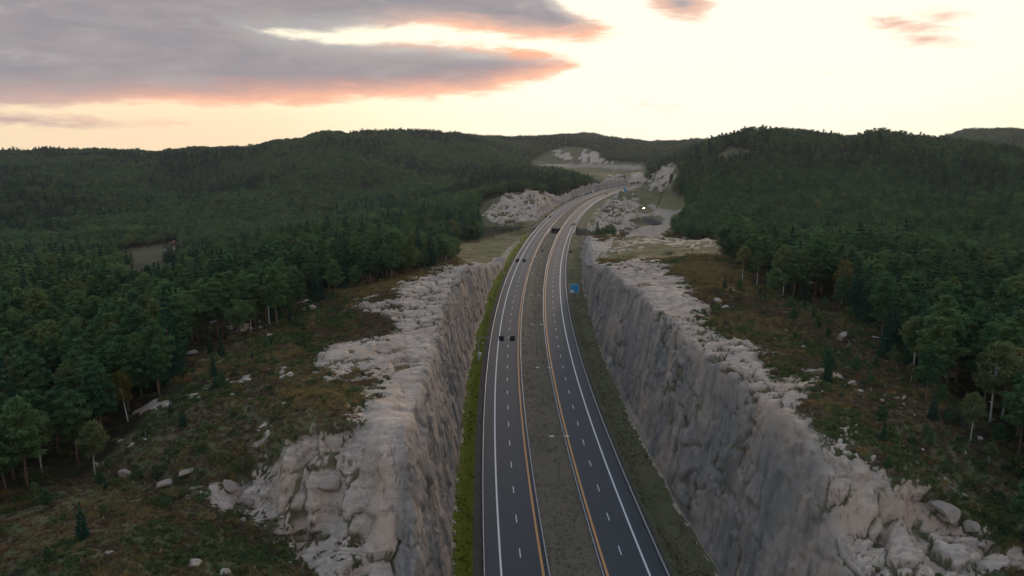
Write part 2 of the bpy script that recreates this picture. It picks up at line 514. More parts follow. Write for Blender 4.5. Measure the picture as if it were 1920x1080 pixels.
# ------------------------------------------------------------------ what covers the ground (outlines surveyed from the photograph)
ROCK = [
    ([(905, 492), (840, 495), (790, 515), (735, 545), (745, 575), (720, 600), (735, 628), (690, 640), (610, 642), (588, 678), (640, 690), (700, 690), (715, 702), (690, 730), (665, 760), (650, 800), (600, 815), (540, 835), (500, 880),
      (480, 905), (390, 915), (395, 940), (470, 950), (510, 985), (600, 1000), (700, 1030), (860, 1085), (870, 780), (930, 500)], 60, 420, 1.0),
    ([(505, 1000), (560, 1006), (660, 1030), (800, 1056), (870, 1070), (870, 1090), (610, 1090), (545, 1042)], 60, 200, 1.0),
    ([(1085, 480), (1135, 497), (1200, 488), (1290, 487), (1245, 500), (1300, 540), (1320, 600), (1420, 660), (1470, 700), (1545, 702), (1510, 740), (1540, 790), (1600, 830), (1640, 870), (1690, 905), (1760, 905), (1805, 912), (1795, 960),
      (1765, 985), (1860, 1000), (1900, 1050), (1920, 1085), (1240, 1090), (1100, 560)], 60, 420, 1.0),
    ([(1082, 452), (1120, 445), (1150, 455), (1130, 475), (1100, 490), (1082, 480)], 300, 600, 0.7), ([(1120, 446), (1360, 442), (1360, 470), (1250, 462), (1130, 480)], 300, 600, 0.47),
    ([(1340, 530), (1400, 535), (1395, 550), (1345, 548)], 100, 400, 0.7), ([(1555, 625), (1605, 615), (1610, 640), (1560, 655)], 100, 400, 0.8),
    ([(650, 565), (720, 560), (715, 585), (655, 580)], 100, 500, 0.9), ([(430, 610), (475, 600), (480, 628), (435, 628)], 100, 500, 0.8),
    ([(905, 402), (930, 385), (960, 365), (990, 358), (1040, 370), (1062, 374), (1022, 400), (990, 417), (940, 422), (908, 414)], 560, 900, 0.6),
    ([(1037, 288), (1055, 280), (1075, 290), (1070, 300), (1045, 300)], 1500, 2600, 0.8), ([(1080, 298), (1095, 284), (1120, 284), (1128, 300), (1150, 306), (1090, 306)], 1500, 2600, 0.8),
    ([(1222, 335), (1245, 318), (1262, 298), (1272, 330), (1250, 360), (1212, 352)], 900, 1400, 0.62),
    ([(1095, 365), (1150, 372), (1190, 372), (1200, 400), (1190, 435), (1120, 440), (1085, 430)], 450, 1000, 0.48),
    ([(1140, 330), (1200, 320), (1215, 345), (1130, 352)], 1000, 1500, 0.55),
]
GRASS = [
    ([(840, 462), (1005, 423), (965, 500), (880, 505), (850, 485)], 350, 700, 1.0), ([(640, 520), (800, 500), (790, 545), (700, 555), (620, 560)], 200, 460, 0.8),
    ([(520, 690), (690, 700), (660, 790), (540, 800)], 90, 300, 0.6), ([(1250, 500), (1320, 495), (1480, 520), (1440, 545), (1300, 540)], 180, 420, 0.7),
    ([(1085, 455), (1200, 442), (1355, 446), (1360, 480), (1150, 492), (1090, 490)], 330, 600, 1.0), ([(1310, 600), (1420, 590), (1480, 640), (1330, 640)], 100, 330, 0.5),
    ([(215, 470), (330, 455), (300, 490), (225, 492)], 560, 850, 0.3), ([(1085, 345), (1160, 330), (1165, 345), (1060, 372), (1050, 372)], 700, 1400, 0.8),
    ([(1000, 308), (1210, 312), (1210, 335), (1000, 330)], 1200, 2300, 0.6), ([(1190, 360), (1290, 372), (1290, 400), (1190, 385)], 600, 1100, 0.6),
]
GRAVEL = [
    ([(1165, 445), (1195, 428), (1238, 419), (1246, 411), (1236, 403), (1186, 407), (1190, 398), (1215, 402), (1228, 395), (1215, 386), (1222, 382), (1240, 392), (1285, 396), (1285, 401), (1256, 404), (1262, 412), (1252, 430), (1228, 446)], 480, 1000, 1.0),
    ([(955, 462), (1000, 430), (1006, 431), (962, 468), (930, 520), (918, 530), (932, 490)], 350, 640, 0.8),
    ([(1000, 309), (1100, 306), (1206, 313), (1206, 319), (1100, 314), (1000, 314)], 1400, 2300, 1.0),
    ([(1170, 335), (1205, 322), (1210, 325), (1180, 340)], 1000, 1500, 0.8),
]
BLOCKY = [([(385, 912), (500, 875), (545, 825), (600, 810), (690, 820), (660, 930), (590, 1000), (500, 975), (450, 955)], 60, 200, 1.0), ([(1690, 880), (1810, 905), (1800, 965), (1900, 1040), (1920, 1085), (1560, 1085), (1600, 1010), (1700, 1000)], 60, 200, 1.0),
          ([(1220, 560), (1320, 600), (1420, 655), (1470, 700), (1380, 720), (1290, 650)], 100, 300, 1.0), ([(720, 590), (830, 500), (880, 510), (800, 620)], 150, 420, 1.0)]
CLEAR_LEFT = [(0, 925), (120, 905), (205, 892), (245, 822), (278, 786), (318, 758), (368, 702), (380, 655), (440, 622), (560, 588), (610, 566), (650, 540), (780, 512), (860, 488), (990, 470), (950, 1100), (0, 1100)]
CLEAR_RIGHT = [(1080, 440), (1360, 440), (1362, 492), (1440, 540), (1470, 560), (1590, 590), (1640, 650), (1700, 705), (1760, 745), (1800, 770), (1830, 850), (1925, 860), (1925, 1100), (1000, 1100)]
CLEAR_FAR = [
    ([(840, 462), (1005, 423), (1050, 395), (1010, 420), (965, 500), (880, 505), (850, 485)], 350, 760), ([(885, 425), (905, 380), (960, 360), (1070, 368), (1030, 405), (990, 425)], 540, 900),
    ([(1075, 445), (1085, 375), (1160, 340), (1225, 345), (1285, 370), (1290, 405), (1258, 450)], 430, 1150), ([(995, 302), (1035, 280), (1060, 274), (1110, 279), (1135, 300), (1215, 306), (1215, 340), (1150, 350), (1110, 335), (990, 322)], 1100, 2600),
    ([(212, 472), (335, 452), (345, 470), (300, 494), (222, 494)], 560, 860), ([(1205, 358), (1222, 330), (1262, 292), (1276, 330), (1255, 362)], 900, 1300), ([(1340, 300), (1368, 272), (1392, 282), (1424, 284), (1420, 304), (1350, 310)], 850, 1100),
]


VISTA = [  # things the forest in front must not hide: outline in the photograph, nearest distance
    ([(212, 468), (338, 450), (385, 448), (385, 462), (345, 470), (300, 494), (222, 494)], 600), ([(1085, 360), (1160, 335), (1230, 350), (1292, 372), (1292, 405), (1260, 445), (1085, 445)], 560),
    ([(895, 425), (905, 382), (960, 358), (1070, 366), (1030, 410), (990, 425)], 640), ([(1000, 306), (1035, 284), (1110, 281), (1130, 300), (1212, 308), (1212, 345), (1130, 335)], 1500),
    ([(840, 462), (1005, 423), (965, 500), (880, 505)], 380), ([(1085, 440), (1360, 444), (1362, 490), (1085, 500)], 380), ([(1215, 350), (1225, 325), (1262, 300), (1270, 330), (1250, 360)], 1000),
]


def blocks_vista(X, Y, Z, tall):
    px, py, dep = survey(X, Y, Z + tall)
    r = np.zeros(X.shape, bool)
    for poly, y0 in VISTA:
        r |= (Y < y0) & inside(px, py, poly)
    return r


def paint(polys, px, py, Y):
    v = np.zeros(px.shape)
    for poly, y0, y1, w in polys:
        k = (Y > y0) & (Y < y1)
        if k.any():
            idx = np.where(k)[0]
            v[idx] = np.maximum(v[idx], inside(px[idx], py[idx], poly) * w)
    return v


def cover(X, Y, Z, s, d):
    """rock, grass, gravel, fresh cut face: four values per point, edges made ragged"""
    px, py, dep = survey(X, Y, Z)
    k = FPX / dep
    big = 1 + 1.5 * sstep(500, 1500, Y)
    rock = 0.0; grass = 0.0; gravel = 0.0
    rr = np.random.default_rng(5)
    for q in range(6):
        ang = rr.uniform(0, 6.28, X.shape); rad = 3.6 * np.sqrt(rr.uniform(0, 1, X.shape)) * big
        ox = (rad * np.cos(ang) + 1.3 * fbm(X / 8, Y / 8, octaves=2, seed=41) * big) * k
        oy = (rad * np.sin(ang) * 0.55 + 0.7 * fbm(X / 8, Y / 8, octaves=2, seed=57) * big) * k
        rock = rock + paint(ROCK, px + ox, py + oy, Y) / 6
        grass = grass + paint(GRASS, px + ox, py + oy, Y) / 6
        if q < 2:
            gravel = gravel + paint(GRAVEL, px + ox * 0.15, py + oy * 0.15, Y) / 2
    hf = fbm(X / 5.5, Y / 5.5, octaves=3, seed=43, gain=0.75) * 0.24 + fbm(X / 1.3 + Y / 5, Y / 1.3, octaves=3, seed=44, gain=0.75) * 0.20
    fl = sstep(500, 900, Y)
    hf = hf + fl * fbm(X / 18, Y / 18, octaves=3, seed=45, gain=0.7) * 0.35
    hf = hf * np.minimum(1, rock * 9) * np.where(rock > 0.95, 0.80, 1.0)
    rock = sstep(0.40, 0.60, rock + hf)
    grass = np.clip(grass + hf * 0.8 * (grass > 0.02), 0, 1)
    # bare rock showing here and there on the open tops
    spot = fbm(X / 9, Y / 9, octaves=4, seed=47, gain=0.65)
    rock = np.maximum(rock, sstep(1.12, 1.22, spot) * (Y < 620) * (Z > 5))
    ad = np.abs(d)
    b = np.where(d < 0, base_dist(s, -1), base_dist(s, 1))
    cutface = (ad > b - 0.6) & (ad < b + 9) & (Z > 0.2)
    rock = np.maximum(rock, cutface * (ad < b + 7.0))
    face = sstep(0.0, 0.5, ad - b + 0.6) * sstep(7.5, 4.2, ad - b) * (Z > -0.6)
    return rock, grass, gravel, face


def is_clear(X, Y, Z):
    px, py, dep = survey(X, Y, Z)
    k = FPX / dep * (Y < 480)
    px = px + fbm(X / 13, Y / 13, octaves=3, seed=61, gain=0.7) * 3.2 * k
    py = py + fbm(X / 13, Y / 13, octaves=3, seed=63, gain=0.7) * 1.6 * k
    c = (Y < 480) & (inside(px, py, CLEAR_LEFT) | inside(px, py, CLEAR_RIGHT))
    c |= (np.hypot(X, Y) < 95)
    for poly, y0, y1 in CLEAR_FAR:
        c |= (Y > y0) & (Y < y1) & inside(px, py, poly)
    return c

# ------------------------------------------------------------------ materials
def new_mat(name):
    m = bpy.data.materials.new(name)
    m.use_nodes = True
    t = m.node_tree
    t.nodes.clear()
    N = Nodes(t)
    out = N.n('ShaderNodeOutputMaterial', None, None)
    return m, N, out


def finish(N, out, color, rough=0.9, bump=None, strength=0.5, dist=0.1, metal=0.0, spec=0.3):
    ins = {'Base Color': color if isinstance(color, bpy.types.NodeSocket) else tuple(color) + (1.0,), 'Roughness': rough, 'Metallic': metal, 'Specular IOR Level': spec}
    if bump is not None:
        ins['Normal'] = N.n('ShaderNodeBump', {'Height': bump, 'Strength': strength, 'Distance': dist})
    N.t.links.new(N.n('ShaderNodeBsdfPrincipled', ins), out.inputs[0])


def plain(name, color, rough=0.7, metal=0.0, vary=0.12, scale=3.0, spec=0.3):
    m, N, out = new_mat(name)
    pos = N.n('ShaderNodeNewGeometry', None, 0)
    f = N.noise(pos, scale, 3)
    c = N.mix(f, [v * (1 - vary) for v in color], [min(1, v * (1 + vary)) for v in color])
    finish(N, out, c, rough, metal=metal, spec=spec)
    return m


def emit(name, color, power):
    m, N, out = new_mat(name)
    N.t.links.new(N.n('ShaderNodeEmission', {0: tuple(color) + (1.0,), 1: power}), out.inputs[0])
    return m


def ground_material():
    m, N, out = new_mat('ground')
    pos = N.n('ShaderNodeNewGeometry', None, 0)
    a = N.n('ShaderNodeVertexColor', None, None, layer_name='cover')
    sep = N.n('ShaderNodeSeparateColor', {0: a.outputs[0]}, None)
    rock, grass, gravel = sep.outputs
    face = a.outputs[1]
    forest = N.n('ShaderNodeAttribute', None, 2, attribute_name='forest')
    nb = N.noise(pos, 0.11, 4, 0.6)
    nm = N.noise(pos, 0.6, 5, 0.62)
    nf = N.noise(pos, 3.2, 4, 0.65)
    # heath: heather brown, bilberry green, straw
    heath = N.mix(N.step(nm, 0.38, 0.62), (0.115, 0.085, 0.052), (0.078, 0.094, 0.040))
    heath = N.mix(N.step(nb, 0.46, 0.62), heath, N.mix(nm, (0.052, 0.076, 0.034), (0.14, 0.115, 0.050)))
    heath = N.mix(N.m('MULTIPLY', N.step(nf, 0.55, 0.75), 0.5), heath, (0.16, 0.125, 0.07))
    dry = N.mix(N.step(nm, 0.35, 0.68), (0.17, 0.135, 0.060), (0.11, 0.108, 0.042))
    dry = N.mix(N.step(nf, 0.5, 0.8), dry, (0.21, 0.165, 0.09))
    grav = N.mix(nf, (0.24, 0.20, 0.16), (0.33, 0.275, 0.22))
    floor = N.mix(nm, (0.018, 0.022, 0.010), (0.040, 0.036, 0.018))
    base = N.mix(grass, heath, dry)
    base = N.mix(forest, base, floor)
    base = N.mix(gravel, base, grav)
    # weathered rock: pale pinkish gneiss with lichen and dark seams
    strip = N.n('ShaderNodeMapping', {'Vector': pos, 'Rotation': (0.15, 0.3, 0.7), 'Scale': (0.35, 1.6, 2.4)})
    band = N.noise(strip, 0.5, 5, 0.6, 0.8)
    rk = N.mix(N.step(band, 0.3, 0.7), (0.30, 0.245, 0.20), (0.52, 0.42, 0.335))
    rk = N.mix(N.step(nb, 0.48, 0.66), rk, (0.42, 0.31, 0.23))
    rk = N.mix(N.m('MULTIPLY', N.step(N.noise(pos, 1.4, 6, 0.7), 0.52, 0.70), 0.45), rk, (0.13, 0.115, 0.105))
    rk = N.mix(N.m('MULTIPLY', N.step(N.noise(pos, 9.0, 3, 0.7), 0.56, 0.7), 0.25), rk, (0.13, 0.125, 0.12))
    # blasted cut: greyer, with streaks of water, rust and lime running down
    drip = N.n('ShaderNodeMapping', {'Vector': pos, 'Scale': (0.36, 0.36, 0.012)})
    d1 = N.noise(drip, 1.0, 5, 0.62, 0.4)
    d2 = N.noise(drip, 3.6, 4, 0.6, 0.3)
    patch = N.noise(N.scale(pos, (1.0, 1.0, 0.45)), 0.085, 5, 0.62, 0.8)
    cutc = N.mix(N.step(patch, 0.36, 0.66), (0.170, 0.164, 0.158), (0.33, 0.265, 0.212))
    cutc = N.mix(N.m('MULTIPLY', N.step(d1, 0.48, 0.64), 0.62), cutc, (0.098, 0.094, 0.088))
    cutc = N.mix(N.m('MULTIPLY', N.step(d2, 0.54, 0.70), 0.45), cutc, (0.33, 0.285, 0.25))
    cutc = N.mix(N.m('MULTIPLY', N.m('MULTIPLY', N.step(d1, 0.46, 0.3), N.step(nb, 0.5, 0.65)), 0.6), cutc, (0.27, 0.19, 0.13))
    cutc = N.mix(N.m('MULTIPLY', N.step(N.noise(pos, 2.2, 5, 0.7), 0.55, 0.72), 0.3), cutc, (0.13, 0.13, 0.135))
    rk = N.mix(face, rk, cutc)
    col = N.mix(N.step(rock, 0.3, 0.7), base, rk)
    h = N.m('ADD', N.m('MULTIPLY', nm, 0.5), N.m('MULTIPLY', nf, 0.25))
    h = N.m('ADD', h, N.m('MULTIPLY', N.m('MULTIPLY', d2, face), 0.3))
    h = N.m('ADD', h, N.m('MULTIPLY', N.m('MULTIPLY', band, rock), 0.7))
    finish(N, out, col, 0.95, h, 0.8, 0.3, spec=0.15)
    return m


def asphalt_material():
    m, N, out = new_mat('asphalt')
    uv = N.n('ShaderNodeAttribute', None, 1, attribute_name='sd')    # x = offset, y = chainage
    sep = N.n('ShaderNodeSeparateXYZ', {0: uv}, None)
    pos = N.n('ShaderNodeNewGeometry', None, 0)
    grain = N.noise(pos, 6.0, 3, 0.7)
    longs = N.noise(N.n('ShaderNodeCombineXYZ', {0: N.m('MULTIPLY', sep.outputs[0], 1.1), 1: N.m('MULTIPLY', sep.outputs[1], 0.012), 2: 0.0}), 1.0, 4, 0.55)
    patch = N.noise(pos, 0.05, 3, 0.5)
    c = N.mix(longs, (0.028, 0.034, 0.043), (0.042, 0.050, 0.061))
    c = N.mix(N.m('MULTIPLY', grain, 0.35), c, (0.035, 0.036, 0.038))
    c = N.mix(N.m('MULTIPLY', patch, 0.3), c, (0.058, 0.062, 0.068))
    lane = N.m('ABSOLUTE', N.m('SUBTRACT', N.m('ABSOLUTE', sep.outputs[0]), 8.8))          # 0 on the lane marking
    wheel = N.m('ABSOLUTE', N.m('SUBTRACT', N.m('ABSOLUTE', N.m('SUBTRACT', lane, 1.75)), 0.78))
    c = N.mix(N.m('MULTIPLY', N.step(wheel, 0.38, 0.1), 0.38), c, (0.034, 0.036, 0.040))
    seam = N.step(N.m('ABSOLUTE', N.m('SUBTRACT', lane, 3.62)), 0.07, 0.02)
    c = N.mix(N.m('MULTIPLY', seam, 0.5), c, (0.025, 0.026, 0.028))
    mend = N.step(N.noise(N.n('ShaderNodeCombineXYZ', {0: N.m('MULTIPLY', N.m('ROUND', N.m('DIVIDE', sep.outputs[0], 3.5)), 7.7), 1: N.m('MULTIPLY', sep.outputs[1], 0.02), 2: 0.0}), 1.0, 2), 0.60, 0.62)
    c = N.mix(N.m('MULTIPLY', mend, 0.35), c, (0.040, 0.042, 0.046))
    finish(N, out, c, 0.7, grain, 0.15, 0.02, spec=0.38)
    return m


def paint_material(name, color):
    m, N, out = new_mat(name)
    pos = N.n('ShaderNodeNewGeometry', None, 0)
    w = N.step(N.noise(pos, 5.0, 4, 0.7), 0.35, 0.7)
    w2 = N.noise(pos, 0.25, 3)
    c = N.mix(N.m('MULTIPLY', w, 0.3), color, [v * 0.5 for v in color])
    c = N.mix(N.m('MULTIPLY', w2, 0.25), c, [v * 0.6 for v in color])
    finish(N, out, c, 0.6)
    return m


def verge_material(name, c0, c1, c2, scale=0.8):
    m, N, out = new_mat(name)
    pos = N.n('ShaderNodeNewGeometry', None, 0)
    n1 = N.noise(pos, scale, 5, 0.65, 0.6)
    n2 = N.noise(pos, scale * 6, 4, 0.65)
    n3 = N.noise(pos, scale * 0.15, 3)
    c = N.mix(N.step(n1, 0.36, 0.64), c0, c1)
    c = N.mix(N.m('MULTIPLY', N.step(n2, 0.5, 0.72), 0.65), c, c2)
    c = N.mix(N.m('MULTIPLY', N.step(n3, 0.45, 0.65), 0.35), c, c1)
    finish(N, out, c, 0.95, N.m('ADD', n1, N.m('MULTIPLY', n2, 0.4)), 0.8, 0.35, spec=0.1)
    return m


def leaf_material(name, dark, light, hue=0.0):
    """foliage: every tree a little different, and every clump within it"""
    m, N, out = new_mat(name)
    pos = N.n('ShaderNodeNewGeometry', None, 0)
    rnd = N.n('ShaderNodeObjectInfo', None, 5)
    a = N.n('ShaderNodeAttribute', None, 2, attribute_name='tone')
    big = N.noise(pos, 0.012, 3, 0.6)
    f = N.m('ADD', N.m('MULTIPLY', rnd, 0.50), N.m('ADD', N.m('MULTIPLY', a, 0.42), N.m('MULTIPLY', N.m('SUBTRACT', big, 0.5), 0.5)), clamp=True)
    c = N.mix(f, dark, light)
    c = N.mix(N.m('MULTIPLY', N.step(N.m('FRACT', N.m('MULTIPLY', rnd, 7.31)), 0.86, 1.0), 0.55), c, [light[0] * 1.5, light[1] * 1.05, light[2] * 0.8])
    bs = N.n('ShaderNodeBsdfDiffuse', {0: c})
    tr = N.n('ShaderNodeBsdfTranslucent', {0: c})
    N.t.links.new(N.n('ShaderNodeMixShader', {0: 0.25, 1: bs, 2: tr}), out.inputs[0])
    return m


def bark_material(name, low, high, flecks=None, zsplit=None):
    m, N, out = new_mat(name)
    pos = N.n('ShaderNodeTexCoord', None, 3)
    n = N.noise(N.scale(pos, (3.0, 3.0, 0.8)), 1.6, 4, 0.6)
    c = N.mix(n, low, high)
    if flecks:
        c = N.mix(N.step(N.noise(N.scale(pos, (1.0, 1.0, 3.0)), 2.0, 3, 0.6), 0.56, 0.62), c, flecks)
    finish(N, out, c, 0.9, n, 0.5, 0.05, spec=0.1)
    return m


M = {}
M['ground'] = ground_material()
M['asphalt'] = asphalt_material()
M['white_paint'] = paint_material('white_paint', (0.74, 0.74, 0.72))
M['orange_paint'] = paint_material('orange_paint', (0.62, 0.30, 0.10))
M['green_verge'] = verge_material('green_verge', (0.092, 0.118, 0.010), (0.125, 0.138, 0.013), (0.070, 0.092, 0.010))
M['gravel_strip'] = verge_material('gravel_strip', (0.075, 0.063, 0.052), (0.10, 0.088, 0.073), (0.04, 0.035, 0.03))
M['rough_verge'] = verge_material('rough_verge', (0.125, 0.105, 0.068), (0.085, 0.098, 0.040), (0.19, 0.17, 0.14))
M['median_grass'] = verge_material('median_grass', (0.128, 0.107, 0.075), (0.165, 0.135, 0.100), (0.075, 0.078, 0.048), 0.35)
M['steel'] = plain('galvanised_steel', (0.40, 0.42, 0.44), 0.55, 0.5)
M['concrete'] = plain('concrete', (0.36, 0.35, 0.33), 0.9)
M['black'] = plain('black_panel', (0.012, 0.013, 0.015), 0.5)
M['blue'] = plain('blue_sign', (0.015, 0.28, 0.52), 0.45)
M['sign_white'] = plain('sign_white', (0.75, 0.76, 0.76), 0.5)
M['dark_glass'] = plain('dark_glass', (0.02, 0.022, 0.025), 0.12, spec=0.6)
M['rubber'] = plain('rubber', (0.02, 0.02, 0.02), 0.9)


# ------------------------------------------------------------------ object helpers
def tag(o, label=None, cat=None, group=None, kind=None):
    if label: o['label'] = label
    if cat: o['category'] = cat
    if group: o['group'] = group
    if kind: o['kind'] = kind
    return o


def link(o, parent=None):
    COL.objects.link(o)
    if parent is not None:
        o.parent = parent
    return o


def empty(name, loc, rz=0.0):
    o = bpy.data.objects.new(name, None)
    o.empty_display_size = 0.5
    o.location = loc
    o.rotation_euler = (0, 0, rz)
    return link(o)


def mesh_np(name, verts, faces, mats, smooth=False):
    """faces: (n,4) or (n,3) integer array"""
    me = bpy.data.meshes.new(name)
    verts = np.asarray(verts, np.float32)
    faces = np.asarray(faces, np.int32)
    k = faces.shape[1]
    me.vertices.add(len(verts))
    me.vertices.foreach_set('co', verts.ravel())
    me.loops.add(faces.size)
    me.loops.foreach_set('vertex_index', faces.ravel())
    me.polygons.add(len(faces))
    me.polygons.foreach_set('loop_start', np.arange(0, faces.size, k, dtype=np.int32))
    me.polygons.foreach_set('loop_total', np.full(len(faces), k, np.int32))
    if smooth:
        me.polygons.foreach_set('use_smooth', np.ones(len(faces), bool))
    for mt in (mats if isinstance(mats, (list, tuple)) else [mats]):
        me.materials.append(mt)
    me.update(calc_edges=True)
    return me


def grid_faces(nr, nc):
    i = np.arange(nr - 1)[:, None] * nc + np.arange(nc - 1)[None]
    return np.stack([i, i + 1, i + nc + 1, i + nc], -1).reshape(-1, 4)


def color_attr(me, name, arr):
    at = me.attributes.new(name, 'FLOAT_COLOR', 'POINT')
    at.data.foreach_set('color', np.asarray(arr, np.float32).ravel())


def float_attr(me, name, arr):
    at = me.attributes.new(name, 'FLOAT', 'POINT')
    at.data.foreach_set('value', np.asarray(arr, np.float32).ravel())


def vec_attr(me, name, arr):
    at = me.attributes.new(name, 'FLOAT_VECTOR', 'POINT')
    at.data.foreach_set('vector', np.asarray(arr, np.float32).ravel())


class Shape:
    """collects boxes, tubes and panels into one mesh"""
    def __init__(self):
        self.v, self.f = [], []

    def add(self, verts, faces):
        b = len(self.v)
        self.v += [tuple(p) for p in verts]
        self.f += [tuple(b + i for i in f) for f in faces]
        return self

    def box(self, x0, x1, y0, y1, z0, z1, taper=0.0):
        t = taper
        return self.add([(x0, y0, z0), (x1, y0, z0), (x1, y1, z0), (x0, y1, z0), (x0 + t, y0 + t, z1), (x1 - t, y0 + t, z1), (x1 - t, y1 - t, z1), (x0 + t, y1 - t, z1)],
                        [(0, 3, 2, 1), (4, 5, 6, 7), (0, 1, 5, 4), (1, 2, 6, 5), (2, 3, 7, 6), (3, 0, 4, 7)])

    def tube(self, pts, radii, n=8, cap=True):
        pts = [Vector(p) for p in pts]
        rings = []
        for i, p in enumerate(pts):
            d = (pts[min(i + 1, len(pts) - 1)] - pts[max(i - 1, 0)]).normalized()
            a = d.orthogonal().normalized() if i == 0 else (rings[-1][1] - d * rings[-1][1].dot(d)).normalized()
            bq = d.cross(a)
            r = radii[i] if isinstance(radii, (list, tuple)) else radii
            rings.append(([p + a * (r * math.cos(q)) + bq * (r * math.sin(q)) for q in [2 * math.pi * k / n for k in range(n)]], a))
        base = len(self.v)
        for ring, _ in rings:
            self.v += [tuple(p) for p in ring]
        for i in range(len(pts) - 1):
            for k in range(n):
                q = (k + 1) % n
                self.f.append((base + i * n + k, base + i * n + q, base + (i + 1) * n + q, base + (i + 1) * n + k))
        if cap:
            self.f.append(tuple(base + k for k in reversed(range(n))))
            self.f.append(tuple(base + (len(pts) - 1) * n + k for k in range(n)))
        return self

    def mesh(self, name, mat, smooth=False, bevel=0.0):
        me = bpy.data.meshes.new(name)
        me.from_pydata(self.v, [], self.f)
        me.materials.append(mat)
        if smooth:
            me.polygons.foreach_set('use_smooth', [True] * len(me.polygons))
        me.update()
        return me

    def build(self, name, mat, parent=None, smooth=False, loc=None):
        o = bpy.data.objects.new(name, self.mesh(name, mat, smooth))
        if loc is not None:
            o.location = loc
        return link(o, parent)


# ------------------------------------------------------------------ the ground
def structure(name, me, label=None):
    o = bpy.data.objects.new(name, me)
    link(o)
    tag(o, label, None, None, 'structure')
    return o


def rock_relief(P, amount, wall, force):
    """set-back of jointed bedrock along its surface normal, and how much of a point is open joint"""
    n = len(P)
    h = np.zeros(n); j = np.zeros(n)
    k = np.where(amount > 0.02)[0]
    if len(k) == 0:
        return h, j
    Q = P[k]
    X, Y, Z = Q.T.copy()
    w = wall[k]; fo = force[k]
    Q = Q + np.stack([fbm(X / 7, Y / 7, Z / 7, 2, 71), fbm(X / 7, Y / 7, Z / 7, 2, 72), fbm(X / 7, Y / 7, Z / 7, 2, 73)], 1) * 0.4
    on = sstep(-0.5, 0.2, vnoise(X / 17, Y / 17, Z / 17, 77) + fo)
    on2 = sstep(-0.35, 0.25, vnoise(X / 9, Y / 9, Z / 9, 83) + 0.6 * fo)
    Qw = Q
    e1, h1 = block_cells(Qw, (6.0, 4.4, 5.0), 5, 1.3)
    e2, h2 = block_cells(Qw, (2.5, 1.8, 2.1), 6, 1.3)
    e3, h3 = block_cells(Qw, (1.05, 0.8, 0.85), 7, 1.2)
    op = sstep(-0.5, 0.1, vnoise(X / 3.5, Y / 3.5, Z / 3.5, 76) + fo)
    c1 = sstep(0.085, 0.02, e1) * on * op
    c2 = sstep(0.10, 0.02, e2) * on2 * sstep(-0.2, 0.35, vnoise(X / 3, Y / 3, Z / 3, 84) + 0.4 * fo)
    r = h1 * (0.45 + 0.9 * on) * (1.0 - 0.35 * w) + h2 * (0.15 + 0.42 * on2) * (1.0 - 0.2 * w) + h3 * 0.15 * (0.4 + 0.6 * on2) - c1 * 0.75 - c2 * 0.3
    r = r + fbm(X / 12, Y / 12, Z / 20, 2, 93) * 0.7
    h[k] = r * amount[k]
    j[k] = np.clip(sstep(0.12, 0.03, e1) * on * op + 0.75 * c2 + 0.5 * sstep(0.12, 0.02, e3) * on2 * op * (1 - w), 0, 1) * amount[k]
    return h, j


def side_grid(side, s0, s1, ds, fine):
    """ground beside the motorway from the verge out to 80 m, in strips that follow the road"""
    s = np.arange(s0, s1 + ds * 0.5, ds)
    b = base_dist(s, side)
    if fine:
        cols = [np.linspace(-0.6, 8.0, 84), np.arange(8.35, 36, 0.35), np.arange(36.8, 59, 0.9)]
    else:
        cols = [np.linspace(-0.6, 8.0, 24), np.arange(8.8, 30, 1.4), np.arange(32, 59, 3.0)]
    c = np.concatenate(cols)
    D = b[:, None] + c[None]
    D = np.where(c[None] > 30, np.minimum(D, 60 + (c[None] - 30) * 0.75 + 0 * D) if False else D, D)
    S = np.repeat(s[:, None], len(c), 1)
    Sf, Df = S.ravel(), D.ravel() * side
    X, Y = road_xy(Sf, Df)
    G = natural(X, Y)
    Z = ground(X, Y, Sf, Df, G)
    rock, grass, gravel, face = cover(X, Y, Z, Sf, Df)
    cc = np.repeat(c[None], len(s), 0).ravel()
    fw = sstep(0.0, 1.5, Z) * sstep(8.2, 5.5, cc)           # how much of a point is cut face
    # relief of bedrock and cut, pushed along the surface normal
    qx, qy, _ = survey(X, Y, Z)
    force = paint(BLOCKY, qx, qy, Y)
    P = np.stack([X, Y, Z], 1)
    P3 = P.reshape(len(s), len(c), 3)
    ga, gb_ = np.gradient(P3, axis=0), np.gradient(P3, axis=1)
    nrm = np.cross(gb_, ga).reshape(-1, 3) * (1 if side < 0 else -1)
    nrm /= np.linalg.norm(nrm, axis=1)[:, None] + 1e-9
    nrm *= np.where(nrm[:, 2:3] < -0.05, -1, 1)
    amount = rock * sstep(0.2, 1.6, Z) * sstep(36, 30, cc) * (1.0 if fine else 0.8)
    rel, joint = rock_relief(P, amount, fw, force)
    rel = np.where(cc < 2.0, rel * 0.75, rel)
    P = P + nrm * rel[:, None]
    X, Y, Z = P.T.copy()
    _, hk = facets(X / 12 + 0.3 * fbm(X / 9, Y / 9, octaves=2, seed=140), Y / 14, 141, 1.8)
    Z = Z + rock * (hk + 0.25) * 6.0 * sstep(440, 560, Sf) * sstep(3, 9, cc)
    rock_paint = rock * (1 - 0.62 * joint)
    Z = Z + (1 - rock) * (fbm(X / 2.2, Y / 2.2, octaves=3, seed=101) * 0.22 + fbm(X / 7, Y / 7, octaves=2, seed=102) * 0.5) * sstep(3, 7, cc)
    Z = Z + sstep(30, 58, cc) * 0.15
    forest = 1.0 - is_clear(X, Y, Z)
    V = np.stack([X, Y, Z], 1)
    cov = np.stack([rock_paint, grass, gravel, face], 1)
    F = grid_faces(len(s), len(c))
    if side > 0:
        F = F[:, ::-1]
    F = F[:, ::-1]
    return s, c, V, F, cov, forest


